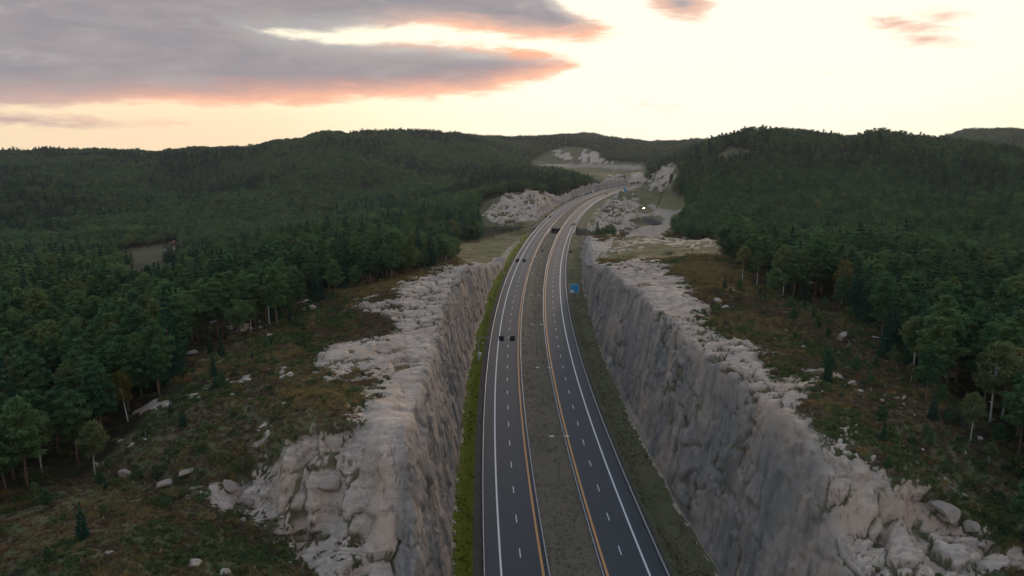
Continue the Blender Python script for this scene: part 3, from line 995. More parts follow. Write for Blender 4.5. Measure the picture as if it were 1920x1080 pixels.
def split_side(side, parts):
    nface = None
    for (s0, s1, ds, fine) in parts:
        s, c, V, F, cov, forest = side_grid(side, s0, s1, ds, fine)
        nc = len(c)
        kcol = int(np.searchsorted(c, 8.2))
        col = np.tile(np.arange(nc - 1), len(s) - 1)
        for name, sel in (('rock_face', col < kcol), ('hillside', col >= kcol)):
            f = F[sel]
            used = np.unique(f)
            remap = np.zeros(len(V), np.int64)
            remap[used] = np.arange(len(used))
            me = mesh_np(name, V[used], remap[f], M['ground'], smooth=False)
            color_attr(me, 'cover', cov[used])
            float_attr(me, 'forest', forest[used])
            structure(name, me)


S_A, S_B, S_C = s_at_y(58), s_at_y(338), s_at_y(1190)
S_M = s_at_y(175)
for side in (-1, 1):
    split_side(side, [(S_A, S_M, 0.30, True), (S_M, S_B, 0.42, True), (S_B, S_C, 1.6, False)])


def far_terrain():
    az = np.radians(np.arange(-60, 60.01, 0.22))
    r = [46.0]
    while r[-1] < 4300:
        r.append(r[-1] * 1.0125 + 0.05)
    r = np.array(r)
    A, R = np.meshgrid(az, r)
    X, Y = (R * np.sin(A)).ravel(), (R * np.cos(A)).ravel()
    s, d = road_coords(X, Y)
    G = natural(X, Y)
    Z = ground(X, Y, s, d, G)
    rock, grass, gravel, face = cover(X, Y, Z, s, d)
    rough = sstep(500, 900, R.ravel()) * rock
    Z = Z + rock * fbm(X / 7, Y / 7, octaves=4, seed=120) * (1.2 + 3.0 * rough)
    b = np.where(d < 0, LEFT_BASE, RIGHT_BASE)
    inside_strip = (s > S_A + 1) & (s < S_C - 1)
    w = sstep(b + 57.5, b + 50, np.abs(d)) * inside_strip * sstep(S_C - 4, S_C - 40, s)
    Z = np.where(w > 0, Z * (1 - w) + w * np.minimum(Z - 3.0, -9.0), Z) - 0.10 * (np.abs(d) < b + 62)
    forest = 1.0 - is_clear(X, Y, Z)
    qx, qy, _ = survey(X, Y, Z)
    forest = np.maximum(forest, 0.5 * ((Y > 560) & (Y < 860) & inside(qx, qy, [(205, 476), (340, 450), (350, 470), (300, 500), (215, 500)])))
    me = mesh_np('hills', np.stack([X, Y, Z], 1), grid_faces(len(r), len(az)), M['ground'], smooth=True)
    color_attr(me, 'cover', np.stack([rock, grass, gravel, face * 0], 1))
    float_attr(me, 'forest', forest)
    structure('hills', me)
    # the wide plain that carries the ground out to the horizon, far below the hills
    me = mesh_np('terrain', [(-15000, -15000, -520), (15000, -15000, -520), (15000, 15000, -520), (-15000, 15000, -520)], [(0, 1, 2, 3)], M['ground'])
    float_attr(me, 'forest', [1.0] * 4)
    color_attr(me, 'cover', [(0, 0, 0, 0)] * 4)
    structure('terrain', me)


far_terrain()


# ------------------------------------------------------------------ road, verges, median, markings
def ribbon(s0, s1, d0, d1, z, step=2.0, nd=2, wob=0.0):
    s = np.arange(s0, s1, step)
    s = np.r_[s, s1]
    dd = np.linspace(0, 1, nd)
    S = np.repeat(s[:, None], nd, 1)
    da = (d0(s) if callable(d0) else np.full(s.shape, d0))[:, None]
    db = (d1(s) if callable(d1) else np.full(s.shape, d1))[:, None]
    D = da + (db - da) * dd[None]
    X, Y = road_xy(S.ravel(), D.ravel())
    Z = z(S.ravel(), D.ravel()) if callable(z) else np.full(X.shape, z)
    return np.stack([X, Y, Z], 1), grid_faces(len(s), nd)[:, ::-1], np.stack([D.ravel(), S.ravel(), D.ravel() * 0], 1)


def ribbon_object(name, parts, mat, smooth=False):
    vs, fs, us, n = [], [], [], 0
    for p in parts:
        v, f, u = p
        vs.append(v); fs.append(f + n); us.append(u); n += len(v)
    me = mesh_np(name, np.vstack(vs), np.vstack(fs), mat, smooth)
    vec_attr(me, 'sd', np.vstack(us))
    return structure(name, me)


S0, S1 = 4.0, s_at_y(1330)
for side in (-1, 1):
    a, b = sorted((side * 4.35, side * 15.25))
    ribbon_object('road', [ribbon(S0, S1, a, b, 0.0, 2.0, 6)], M['asphalt'])
mk = 0.004
for side in (-1, 1):
    a = side * 12.3
    ribbon_object('edge_line', [ribbon(S0, S1, a - 0.17, a + 0.17, mk)], M['white_paint'])
    a = side * 5.3
    ribbon_object('centre_line', [ribbon(S0, S1, a - 0.21, a + 0.21, mk)], M['orange_paint'])
    dashes = []
    for k in range(int((S1 - S0) / 12.0)):
        s = S0 + 5.0 + k * 12.0
        dashes.append(ribbon(s, s + 3.0, side * 8.8 - 0.09, side * 8.8 + 0.09, mk, 1.5))
    ribbon_object('lane_marking', dashes, M['white_paint'])


def median_z(s, d):
    x, y = road_xy(s, d)
    return -0.03 - 0.55 * sstep(4.3, 1.2, np.abs(d)) + fbm(x / 1.8, y / 1.8, octaves=3, seed=131) * 0.16 * sstep(4.3, 3.4, np.abs(d))


ribbon_object('median_strip', [ribbon(S0, S_BRIDGE0 - 1.5, -4.35, 4.35, median_z, 0.8, 15), ribbon(S_BRIDGE1 + 1.5, S1, -4.35, 4.35, median_z, 2.0, 9)], M['median_grass'], True)


def verge_z(s, d):
    x, y = road_xy(s, d)
    ad = np.abs(d)
    low = -0.25 - 0.9 * sstep(16.6, 19.5, ad) + 0.3 * sstep(19.5, 22, ad) + 0.25 * sstep(21, 26, ad)
    return np.minimum(ground(x, y, s, d), low) + 0.02 + fbm(x / 1.3, y / 1.3, octaves=3, seed=133) * 0.10 * sstep(15.4, 17, np.abs(d))


for lo, hi in ((S_A - 25, S_BRIDGE0 - 8), (S_BRIDGE1 + 8, S1)):
    ribbon_object('gravel_strip', [ribbon(lo, hi, -17.0, -15.25, verge_z, 1.5, 4)], M['gravel_strip'], True)
    ribbon_object('grass_verge', [ribbon(lo, hi, lambda s: -base_dist(s, -1) - 1.6, -17.0, verge_z, 1.2, 9)], M['green_verge'] if lo < 200 else M['rough_verge'], True)
    ribbon_object('gravel_strip', [ribbon(lo, hi, 15.25, 16.3, verge_z, 1.5, 3)], M['gravel_strip'], True)
    ribbon_object('grass_verge', [ribbon(lo, hi, 16.3, lambda s: base_dist(s, 1) + 1.8, verge_z, 1.0, 14)], M['rough_verge'], True)
# the underpass between the two decks
ribbon_object('underpass', [ribbon(S_BRIDGE0 - 9, S_BRIDGE1 + 9, -22.0, 24.5, lambda s, d: np.minimum(ground(*road_xy(s, d), s, d), -0.6), 1.0, 30)], M['gravel_strip'], True)

# ------------------------------------------------------------------ plants: meshes
M['pine'] = leaf_material('pine_needles', (0.030, 0.080, 0.042), (0.130, 0.205, 0.080))
M['spruce'] = leaf_material('spruce_needles', (0.016, 0.056, 0.040), (0.048, 0.110, 0.062))
M['birch'] = leaf_material('birch_leaves', (0.085, 0.120, 0.050), (0.17, 0.190, 0.080))
M['broadleaf'] = leaf_material('broad_leaves', (0.042, 0.104, 0.050), (0.150, 0.220, 0.085))
M['yellowing'] = leaf_material('yellowing_leaves', (0.085, 0.085, 0.022), (0.16, 0.140, 0.035))
M['heather'] = leaf_material('heather', (0.092, 0.064, 0.040), (0.180, 0.130, 0.080))
M['bilberry'] = leaf_material('bilberry', (0.048, 0.080, 0.032), (0.115, 0.142, 0.054))
M['straw'] = leaf_material('straw_grass', (0.14, 0.115, 0.045), (0.26, 0.205, 0.09))
M['juniper'] = leaf_material('juniper', (0.030, 0.054, 0.034), (0.065, 0.090, 0.055))
M['pine_bark'] = bark_material('pine_bark', (0.10, 0.070, 0.052), (0.21, 0.14, 0.10))
M['spruce_bark'] = bark_material('spruce_bark', (0.07, 0.058, 0.05), (0.14, 0.11, 0.095))
M['birch_bark'] = bark_material('birch_bark', (0.46, 0.44, 0.40), (0.62, 0.60, 0.56), (0.08, 0.07, 0.065))


def leaf_cloud(clumps, per, size, rng, aspect=0.45, up=0.55):
    """many small leaf or needle sprays spread through ellipsoidal clumps: verts, triangles, tone per vertex"""
    C = np.array([c[0] for c in clumps]); R = np.array([c[1] for c in clumps])
    n = len(C) * per
    ci = np.repeat(np.arange(len(C)), per)
    q = rng.normal(size=(n, 3)); q /= np.linalg.norm(q, axis=1)[:, None]
    rad = rng.uniform(0.25, 1.0, n) ** 0.5
    P = C[ci] + q * R[ci] * rad[:, None]
    # spray points outwards and a little upwards
    a = q * R[ci] / R[ci].max(axis=1)[:, None] + rng.normal(size=(n, 3)) * 0.45
    a[:, 2] += 0.15
    a /= np.linalg.norm(a, axis=1)[:, None]
    nrm = rng.normal(size=(n, 3)) * (1 - up); nrm[:, 2] += up
    b = np.cross(a, nrm); b /= np.linalg.norm(b, axis=1)[:, None] + 1e-9
    L = size * rng.uniform(0.65, 1.35, n)[:, None]
    v = np.stack([P - a * L * 0.5 + b * L * aspect * 0.6, P - a * L * 0.5 - b * L * aspect * 0.6, P + a * L * 0.62], 1).reshape(-1, 3)
    f = np.arange(n * 3).reshape(-1, 3)
    tone = np.repeat(np.clip(rng.uniform(0, 1, len(C))[ci] * 0.75 + rng.uniform(0, 0.25, n), 0, 1), 3)
    return v, f, tone


def pine_clumps(H, rng, detail):
    out, limbs = [], []
    z0 = H * rng.uniform(0.30, 0.44)
    levels = int(7 * detail ** 0.5) + 2
    lean = rng.normal(0, 0.25, 2)
    for i in range(levels):
        t = (i + rng.uniform(-0.25, 0.25)) / (levels - 1)
        t = min(max(t, 0), 1)
        z = z0 + (H - z0) * t
        prof = (math.sin(math.pi * min(1, 0.22 + t * 0.80)) ** 0.7) * (1 - 0.25 * t)
        L = H * 0.205 * prof * rng.uniform(0.75, 1.25) + 0.12
        nb = max(2, int((3 + 4 * prof) * detail ** 0.5))
        ph = rng.uniform(0, 6.28)
        for k in range(nb):
            a = ph + 6.283 * k / nb + rng.normal(0, 0.25)
            l = L * rng.uniform(0.6, 1.2)
            tip = np.array([lean[0] * t + math.cos(a) * l, lean[1] * t + math.sin(a) * l, z + rng.uniform(-0.2, 0.45) + 0.10 * l])
            rr = H * 0.062 * rng.uniform(0.75, 1.3)
            out.append((tip, np.array([rr, rr, rr * 0.46])))
            if l > 0.9 and detail > 0.5:
                out.append((np.array([lean[0] * t + math.cos(a) * l * 0.5, lean[1] * t + math.sin(a) * l * 0.5, z + 0.1 + rng.uniform(-.2, .2)]), np.array([rr, rr, rr * 0.5])))
            limbs.append((z - 0.15, (lean[0] * t, lean[1] * t), tip))
    out.append((np.array([lean[0], lean[1], H * 0.985]), np.array([H * 0.04, H * 0.04, H * 0.035])))
    return out, limbs, lean


def spruce_clumps(H, rng, detail):
    out = []
    levels = int(13 * detail ** 0.5) + 3
    for i in range(levels):
        t = i / (levels - 1)
        z = H * (0.08 + 0.90 * t)
        L = H * 0.17 * (1 - t) ** 0.85 + 0.08
        nb = max(3, int(7 * (1 - t * 0.7) * detail ** 0.5))
        ph = rng.uniform(0, 6.28)
        for k in range(nb):
            a = ph + 6.283 * k / nb + rng.normal(0, 0.2)
            l = L * rng.uniform(0.65, 1.15)
            rr = max(0.18, L * 0.42)
            out.append((np.array([math.cos(a) * l * 0.72, math.sin(a) * l * 0.72, z - l * 0.22]), np.array([rr, rr, rr * 0.42])))
    out.append((np.array([0, 0, H * 0.97]), np.array([0.14, 0.14, H * 0.035])))
    return out


def round_clumps(H, rng, detail, z0=0.32, wide=0.27, clump=0.085):
    out, limbs = [], []
    n = int(46 * detail) + 8
    for i in range(n):
        q = rng.normal(size=3); q /= np.linalg.norm(q)
        t = rng.uniform(0.35, 1.0) ** 0.6
        zc = H * (z0 + (1 - z0) * 0.5)
        p = np.array([q[0] * H * wide * t, q[1] * H * wide * t, zc + q[2] * H * (1 - z0) * 0.47 * t])
        sq = 1.0 - 0.35 * max(0, (p[2] / H - 0.7) / 0.3)
        p[:2] *= sq
        rr = H * clump * rng.uniform(0.7, 1.35)
        out.append((p, np.array([rr, rr, rr * 0.75])))
        if i % 5 == 0:
            limbs.append((H * (z0 + 0.05) + max(0, p[2] - H * z0) * 0.35, (0, 0), p))
    return out, limbs


def crown_mesh(name, clumps, per, size, rng, mat, aspect=0.45):
    v, f, tone = leaf_cloud(clumps, per, size, rng, aspect)
    me = mesh_np(name, v, f, mat)
    float_attr(me, 'tone', tone)
    return me


def trunk_mesh(name, H, r, top, mat, limbs=(), lean=(0, 0), fork=False, rng=None, n=7):
    S = Shape()
    k = 5
    wob = [(rng.normal(0, 0.10), rng.normal(0, 0.10)) for _ in range(k + 1)]
    pts, rad = [], []
    for i in range(k + 1):
        t = i / k
        pts.append((lean[0] * t * top + wob[i][0] * t, lean[1] * t * top + wob[i][1] * t, -0.6 + (H * top + 0.6) * t))
        rad.append(r * (1.25 if i == 0 else 1) * (1 - 0.72 * t))
    S.tube(pts, rad, n)
    for z, (bx, by), tip in limbs:
        p0 = Vector((bx * 0.9, by * 0.9, z)); p1 = Vector(tip)
        mid = p0.lerp(p1, 0.5) + Vector((0, 0, -0.08))
        S.tube([p0, mid, p0.lerp(p1, 0.9)], [r * 0.26, r * 0.17, r * 0.07], 4, False)
    if fork:
        for q in range(2):
            a = rng.uniform(0, 6.28)
            S.tube([(0, 0, H * 0.32), (math.cos(a) * H * 0.05, math.sin(a) * H * 0.05, H * 0.5), (math.cos(a) * H * 0.11, math.sin(a) * H * 0.11, H * 0.78)], [r * 0.55, r * 0.38, r * 0.12], 5)
    return S.mesh(name, mat, True)


def make_kind(kind, seed, detail, per, size):
    """crown and trunk meshes of one tree, about as tall as it is in the forest here"""
    rng = np.random.default_rng(seed)
    if kind == 'pine':
        H = 10.5
        cl, limbs, lean = pine_clumps(H, rng, detail)
        crown = crown_mesh('pine_crown', cl, per, size, rng, M['pine'])
        lim = limbs if detail >= 0.9 else []
        dead = []
        if detail >= 0.9:
            for q in range(5):
                a = rng.uniform(0, 6.28); z = H * rng.uniform(0.18, 0.34)
                dead.append((z, (0, 0), (math.cos(a) * 0.9, math.sin(a) * 0.9, z - 0.1)))
        trunk = trunk_mesh('pine_trunk', H, 0.17, 0.93, M['pine_bark'], lim + dead, lean, rng=rng, n=7 if detail > 0.5 else 4)
    elif kind == 'spruce':
        H = 13.0
        crown = crown_mesh('spruce_crown', spruce_clumps(H, rng, detail), per, size, rng, M['spruce'])
        trunk = trunk_mesh('spruce_trunk', H, 0.17, 0.96, M['spruce_bark'], rng=rng, n=7 if detail > 0.5 else 4)
    elif kind in ('birch', 'yellow_birch'):
        H = 10.0
        cl, limbs = round_clumps(H, rng, detail, 0.36, 0.21, 0.075)
        crown = crown_mesh('birch_crown', cl, per, size * 0.8, rng, M['birch' if kind == 'birch' else 'yellowing'], 0.6)
        trunk = trunk_mesh('birch_trunk', H, 0.13, 0.86, M['birch_bark'], limbs if detail >= 0.9 else [], rng=rng, fork=detail >= 0.9, n=7 if detail > 0.5 else 4)
    else:
        H = 10.5
        cl, limbs = round_clumps(H, rng, detail, 0.22, 0.30, 0.095)
        crown = crown_mesh('broadleaf_crown', cl, per, size, rng, M['broadleaf'], 0.6)
        trunk = trunk_mesh('broadleaf_trunk', H, 0.18, 0.8, M['spruce_bark'], limbs if detail >= 0.9 else [], rng=rng, n=7 if detail > 0.5 else 4)
    return crown, trunk, H


KINDS = ['pine', 'spruce', 'birch', 'broadleaf']
NEAR = {k: [make_kind(k, 100 + 31 * i + 7 * j, 1.0, 72, 0.40) for j in range({'pine': 6, 'spruce': 3, 'birch': 3, 'broadleaf': 2}[k])] for i, k in enumerate(KINDS)}
NEAR['yellow_birch'] = [make_kind('yellow_birch', 901, 1.0, 60, 0.36)]


def joined(name, crown, trunk):
    """crown and trunk of a forest tree in one mesh, for the trees nobody could pick out"""
    a = len(crown.vertices)
    v = np.empty((a, 3), np.float32); crown.vertices.foreach_get('co', v.ravel())
    b = len(trunk.vertices)
    w = np.empty((b, 3), np.float32); trunk.vertices.foreach_get('co', w.ravel())
    fc = [tuple(p.vertices) for p in crown.polygons]
    ft = [tuple(i + a for i in p.vertices) for p in trunk.polygons]
    me = bpy.data.meshes.new(name)
    me.from_pydata(np.vstack([v, w]).tolist(), [], fc + ft)
    me.materials.append(crown.materials[0]); me.materials.append(trunk.materials[0])
    me.polygons.foreach_set('material_index', [0] * len(fc) + [1] * len(ft))
    tone = np.zeros(a, np.float32); crown.attributes['tone'].data.foreach_get('value', tone)
    float_attr(me, 'tone', np.r_[tone, np.zeros(b)])
    me.update()
    return me


def proto_collection(name, meshes):
    c = bpy.data.collections.new(name)
    for i, me in enumerate(meshes):
        c.objects.link(bpy.data.objects.new('%s_%02d' % (name, i), me))
    return c


def scatter_group(name, coll):
    ng = bpy.data.node_groups.new(name, 'GeometryNodeTree')
    ng.interface.new_socket('Geometry', in_out='INPUT', socket_type='NodeSocketGeometry')
    ng.interface.new_socket('Geometry', in_out='OUTPUT', socket_type='NodeSocketGeometry')
    gi = ng.nodes.new('NodeGroupInput'); go = ng.nodes.new('NodeGroupOutput')
    ci = ng.nodes.new('GeometryNodeCollectionInfo')
    ci.inputs['Collection'].default_value = coll
    ci.inputs['Separate Children'].default_value = True
    ci.inputs['Reset Children'].default_value = True
    ip = ng.nodes.new('GeometryNodeInstanceOnPoints')
    ip.inputs['Pick Instance'].default_value = True

    def attr(nm, typ):
        n = ng.nodes.new('GeometryNodeInputNamedAttribute')
        n.data_type = typ
        n.inputs[0].default_value = nm
        return n.outputs[0]
    L = ng.links.new
    L(gi.outputs[0], ip.inputs['Points'])
    L(ci.outputs[0], ip.inputs['Instance'])
    L(attr('pick', 'INT'), ip.inputs['Instance Index'])
    L(attr('turn', 'FLOAT_VECTOR'), ip.inputs['Rotation'])
    L(attr('size', 'FLOAT_VECTOR'), ip.inputs['Scale'])
    L(ip.outputs[0], go.inputs[0])
    return ng


def scatter(name, P, pick, size, coll, label, tilt=0.04):
    """one object of stuff: points that carry instanced plants or stones"""
    me = bpy.data.meshes.new(name)
    me.vertices.add(len(P))
    me.vertices.foreach_set('co', np.asarray(P, np.float32).ravel())
    at = me.attributes.new('pick', 'INT', 'POINT'); at.data.foreach_set('value', np.asarray(pick, np.int32))
    n = len(P)
    vec_attr(me, 'turn', np.stack([RNG.normal(0, tilt, n), RNG.normal(0, tilt, n), RNG.uniform(0, 6.28, n)], 1))
    size = np.asarray(size)
    vec_attr(me, 'size', size if size.ndim == 2 else np.stack([size] * 3, 1))
    o = bpy.data.objects.new(name, me)
    link(o)
    md = o.modifiers.new('scatter', 'NODES')
    md.node_group = scatter_group(name + '_scatter', coll)
    return tag(o, label, None, None, 'stuff')


# ------------------------------------------------------------------ where the trees stand
def jitter_grid(spacing, r0, r1, az=math.radians(40)):
    xs = np.arange(-r1 * math.sin(az), r1 * math.sin(az), spacing)
    ys = np.arange(20, r1, spacing)
    X, Y = np.meshgrid(xs, ys)
    X = X.ravel() + RNG.uniform(-0.48, 0.48, X.size) * spacing
    Y = Y.ravel() + RNG.uniform(-0.48, 0.48, Y.size) * spacing
    r = np.hypot(X, Y)
    k = (r > r0) & (r < r1) & (np.abs(np.arctan2(X, Y)) < az)
    return X[k], Y[k]


def forest_points(spacing, r0, r1):
    X, Y = jitter_grid(spacing, r0, r1)
    s, d = road_coords(X, Y)
    Z = ground(X, Y, s, d)
    keep = ~is_clear(X, Y, Z)
    lim = np.where(Y < 480, 42, 30)
    keep &= np.abs(d) > lim + 8 * vnoise(X / 25, Y / 25, seed=201)
    keep &= Y < 4000
    px, py, dep = survey(X, Y, Z)
    keep &= (px > -160) & (px < 2080) & (py < 1500)
    keep &= ~blocks_vista(X, Y, Z, 13.0)
    # a few gaps in the canopy
    keep &= vnoise(X / 17, Y / 17, seed=205) > -0.72
    return X[keep], Y[keep], Z[keep], d[keep]


def hidden_behind(X, Y, Z, tall=10.0):
    """trees on the far side of a ridge, well below its skyline as seen from the drone's height"""
    r = np.hypot(X, Y); az = np.arctan2(X, Y)
    o = np.argsort(r)
    nb = 900
    bins = np.clip(((az + 0.75) / 1.5 * nb).astype(int), 1, nb - 2)
    best = np.full(nb, -9.0)
    hid = np.zeros(len(X), bool)
    e = (Z + tall - CAMH) / r
    g = (Z + tall * 0.45 - CAMH) / r
    for i in o:
        b = bins[i]
        if e[i] < min(best[b - 1], best[b], best[b + 1]) - 0.012:
            hid[i] = True
        if g[i] > best[b]:
            best[b] = g[i]
    return hid


def choose_kind(X, Y):
    q = RNG.uniform(0, 1, len(X))
    wild = sstep(450, 900, np.hypot(X, Y))
    n = (vnoise(X / 70, Y / 70, seed=211) * 0.35 + vnoise(X / 22, Y / 22, seed=212) * 0.2) * (0.35 + 0.65 * wild) + wild * vnoise(X / 150, Y / 150, seed=213) * 0.8
    far = sstep(300, 600, np.hypot(X, Y)) * (X < 60)
    sp = 0.13 + 0.14 * far + n
    br = 0.07 + 0.03 * far
    bl = 0.10 + 0.36 * far - n
    out = np.zeros(len(X), int)
    out[q < sp] = 1
    k = (q >= sp) & (q < sp + br); out[k] = 2
    k = (q >= sp + br) & (q < sp + br + np.maximum(bl, 0.02)); out[k] = 3
    return out


nx, ny, nz, nd = forest_points(4.9, 80, 340)
hid = hidden_behind(nx, ny, nz)
nx, ny, nz = nx[~hid], ny[~hid], nz[~hid]
nkind = choose_kind(nx, ny)
nsize = RNG.uniform(0.76, 1.5, len(nx)) * (1 + 0.14 * vnoise(nx / 30, ny / 30, seed=221))
ndist = np.sqrt(nx ** 2 + ny ** 2 + (nz - CAMH) ** 2)


def tree(kind, i, x, y, z, size, label, group, turn=None, lean=None):
    crown, trunk, H = NEAR[kind][i % len(NEAR[kind])]
    name = {'pine': 'pine_tree', 'spruce': 'spruce_tree', 'birch': 'birch_tree', 'yellow_birch': 'birch_tree', 'broadleaf': 'broadleaf_tree'}[kind]
    e = empty(name, (x, y, z), random.uniform(0, 6.28) if turn is None else turn)
    w = size * random.uniform(0.9, 1.12)
    e.scale = (w, w, size)
    if lean:
        e.rotation_euler = (lean[0], lean[1], 0)
    tag(e, label, 'tree', group)
    link(bpy.data.objects.new('trunk', trunk), e)
    link(bpy.data.objects.new('crown', crown), e)
    return e


def pick_ground(px, py, lo=70.0, hi=2500.0):
    """where the line of sight through a photograph pixel meets the ground"""
    d = ray(px, py)
    t = np.geomspace(lo, hi, 1500)
    X, Y, Z = d[0] * t, d[1] * t, CAMH + d[2] * t
    g = ground(X, Y)
    k = np.where(Z < g)[0]
    j = k[0] if len(k) else len(t) - 1
    a, b = t[max(j - 1, 0)], t[j]
    t2 = np.linspace(a, b, 20)
    X, Y, Z = d[0] * t2, d[1] * t2, CAMH + d[2] * t2
    g = ground(X, Y)
    k = np.where(Z < g)[0]
    j = k[0] if len(k) else 19
    return float(X[j]), float(Y[j]), float(g[j])


# trees one can point to at the forest's edge
SINGLE = [
    ('birch', 0, 178, 892, 0.98, 'pale birch with a white trunk at the left forest edge, above the heather hillock', (0, 0.04)),
    ('yellow_birch', 0, 240, 790, 1.02, 'yellowish leaning tree with bare trunk at the front edge of the left forest', (0.0, -0.10)),
    ('pine', 1, 12, 925, 1.0, 'spreading pine with a bare reddish trunk at the left picture edge', None),
    ('birch', 1, 1830, 668, 0.98, 'tall pale green birch with a light trunk in front of the right forest', None),
    ('yellow_birch', 0, 1755, 690, 0.95, 'yellow green tree beside the large birch of the right forest', (0.0, 0.06)),
    ('birch', 2, 1882, 745, 0.72, 'thin birch with a white leaning trunk at the right picture edge', (0.0, 0.20)),
    ('pine', 0, 1467, 512, 1.02, 'lone slim pine with a tall bare trunk standing before the right forest', None),
    ('pine', 4, 1375, 494, 1.05, 'first pine of the right forest, beside the grassy knoll', None),
    ('pine', 2, 1600, 590, 1.05, 'big bushy pine at the front of the right forest, behind the mossy slope', None),
    ('pine', 3, 1735, 755, 0.85, 'small pine at the forest edge right behind the brown heath top', None),
    ('pine', 5, 300, 745, 0.95, 'pine with a bare trunk beside the yellowish leaning tree', None),
    ('broadleaf', 0, 720, 500, 0.95, 'round leafy tree behind the grassy top of the left cutting', None),
    ('spruce', 0, 838, 490, 0.55, 'small dark spruce behind the far end of the left cutting', None),
]
taken = []
for kind, i, px, py, size, label, lean in SINGLE:
    x, y, z = pick_ground(px, py)
    tree(kind, i, x, y, z, size, label, 'single trees at the forest edge', 0.7 * i, lean)
    taken.append((x, y))
taken = np.array(taken)
ok = np.ones(len(nx), bool)
for x, y in taken:
    ok &= np.hypot(nx - x, ny - y) > 2.4
nx, ny, nz, nkind, nsize, ndist = nx[ok], ny[ok], nz[ok], nkind[ok], nsize[ok], ndist[ok]

LABELS = {
    ('pine', -1): ('dark green pine among the dense woods left of the motorway', 'pines of the left forest'),
    ('pine', 1): ('dark green pine among the dense woods right of the motorway', 'pines of the right forest'),
    ('spruce', -1): ('pointed dark spruce among the pines left of the motorway', 'spruces of the left forest'),
    ('spruce', 1): ('pointed dark spruce among the pines right of the motorway', 'spruces of the right forest'),
    ('birch', -1): ('light green birch among the dark pines left of the motorway', 'birches of the left forest'),
    ('birch', 1): ('light green birch among the dark pines right of the motorway', 'birches of the right forest'),
    ('broadleaf', -1): ('rounded leafy green tree among the pines left of the motorway', 'leafy trees of the left forest'),
    ('broadleaf', 1): ('rounded leafy green tree among the pines right of the motorway', 'leafy trees of the right forest'),
}
npx, npy, _ = survey(nx, ny, nz + 5)
seen = (npx > -20) & (npx < 1940) & (npy < 1110)
as_thing = np.zeros(len(nx), bool)
for ki, kname in enumerate(KINDS):
    idx = np.where((nkind == ki) & seen)[0]
    idx = idx[np.argsort(ndist[idx])][:{'pine': 285, 'spruce': 120, 'birch': 70, 'broadleaf': 60}[kname]]
    as_thing[idx] = True
    for q, i in enumerate(idx):
        lab, grp = LABELS[(kname, -1 if nx[i] < 0 else 1)]
        tree(kname, q * 7 + int(nx[i]), nx[i], ny[i], nz[i], nsize[i], lab, grp)

# saplings that stray from the forest onto the open tops
kx, ky = jitter_grid(7.5, 90, 300)
ks_, kd_ = road_coords(kx, ky)
kz = ground(kx, ky, ks_, kd_)
kr, _, _, _ = cover(kx, ky, kz, ks_, kd_)
kp, kq, _ = survey(kx, ky, kz)
near_edge = np.array([np.min(np.hypot(nx - x, ny - y)) for x, y in zip(kx, ky)])
fine = is_clear(kx, ky, kz) & (kr < 0.3) & (near_edge > 3) & (near_edge < 20) & (np.abs(kd_) > 34) & (kz > 8) & (kp > 0) & (kp < 1920) & (kq < 1060)
idx = np.where(fine)[0]
for q, i in enumerate(idx[:90]):
    kk = 'pine' if q % 4 < 2 else ('birch' if q % 4 == 2 else 'spruce')
    left = kx[i] < 0
    wd = {'pine': 'young pine', 'birch': 'young birch', 'spruce': 'young spruce'}[kk]
    tree(kk, q, kx[i], ky[i], kz[i] - 0.2, random.uniform(0.16, 0.46), '%s straying from the forest onto the open top %s of the cutting' % (wd, 'left' if left else 'right'), 'young trees on the %s top' % ('left' if left else 'right'))

near_meshes, near_index = [], {}
for ki, k in enumerate(KINDS):
    near_index[ki] = list(range(len(near_meshes), len(near_meshes) + len(NEAR[k])))
    near_meshes += [joined('near_tree', c, t) for c, t, H in NEAR[k]]
near_coll = proto_collection('near_tree', near_meshes)
mid_meshes, mid_index = [], {}
low_meshes, low_index = [], {}
for ki, k in enumerate(KINDS):
    mid = [make_kind(k, 300 + 41 * ki + j, 0.75, 20, 0.58) for j in range(4)]
    mid_index[ki] = list(range(len(mid_meshes), len(mid_meshes) + 4))
    mid_meshes += [joined('mid_tree', c, t) for c, t, H in mid]
    low = [make_kind(k, 500 + 41 * ki + j, 0.34, 13, 1.3) for j in range(4)]
    low_index[ki] = list(range(len(low_meshes), len(low_meshes) + 4))
    low_meshes += [joined('far_tree', c, t) for c, t, H in low]
mid_coll = proto_collection('mid_tree', mid_meshes)
low_coll = proto_collection('low_tree', low_meshes)


def picks(kind, index):
    r = RNG.integers(0, 1000, len(kind))
    return np.array([index[k][q % len(index[k])] for k, q in zip(kind, r)])


def forest(X, Y, Z, kind, size, coll, index, label_l, label_r):
    for side, lab in ((-1, label_l), (1, label_r)):
        k = (X < 0) if side < 0 else (X >= 0)
        if k.sum() == 0:
            continue
        P = np.stack([X[k], Y[k], Z[k] - 0.2], 1)
        scatter('forest', P, picks(kind[k], index), size[k], coll, lab)


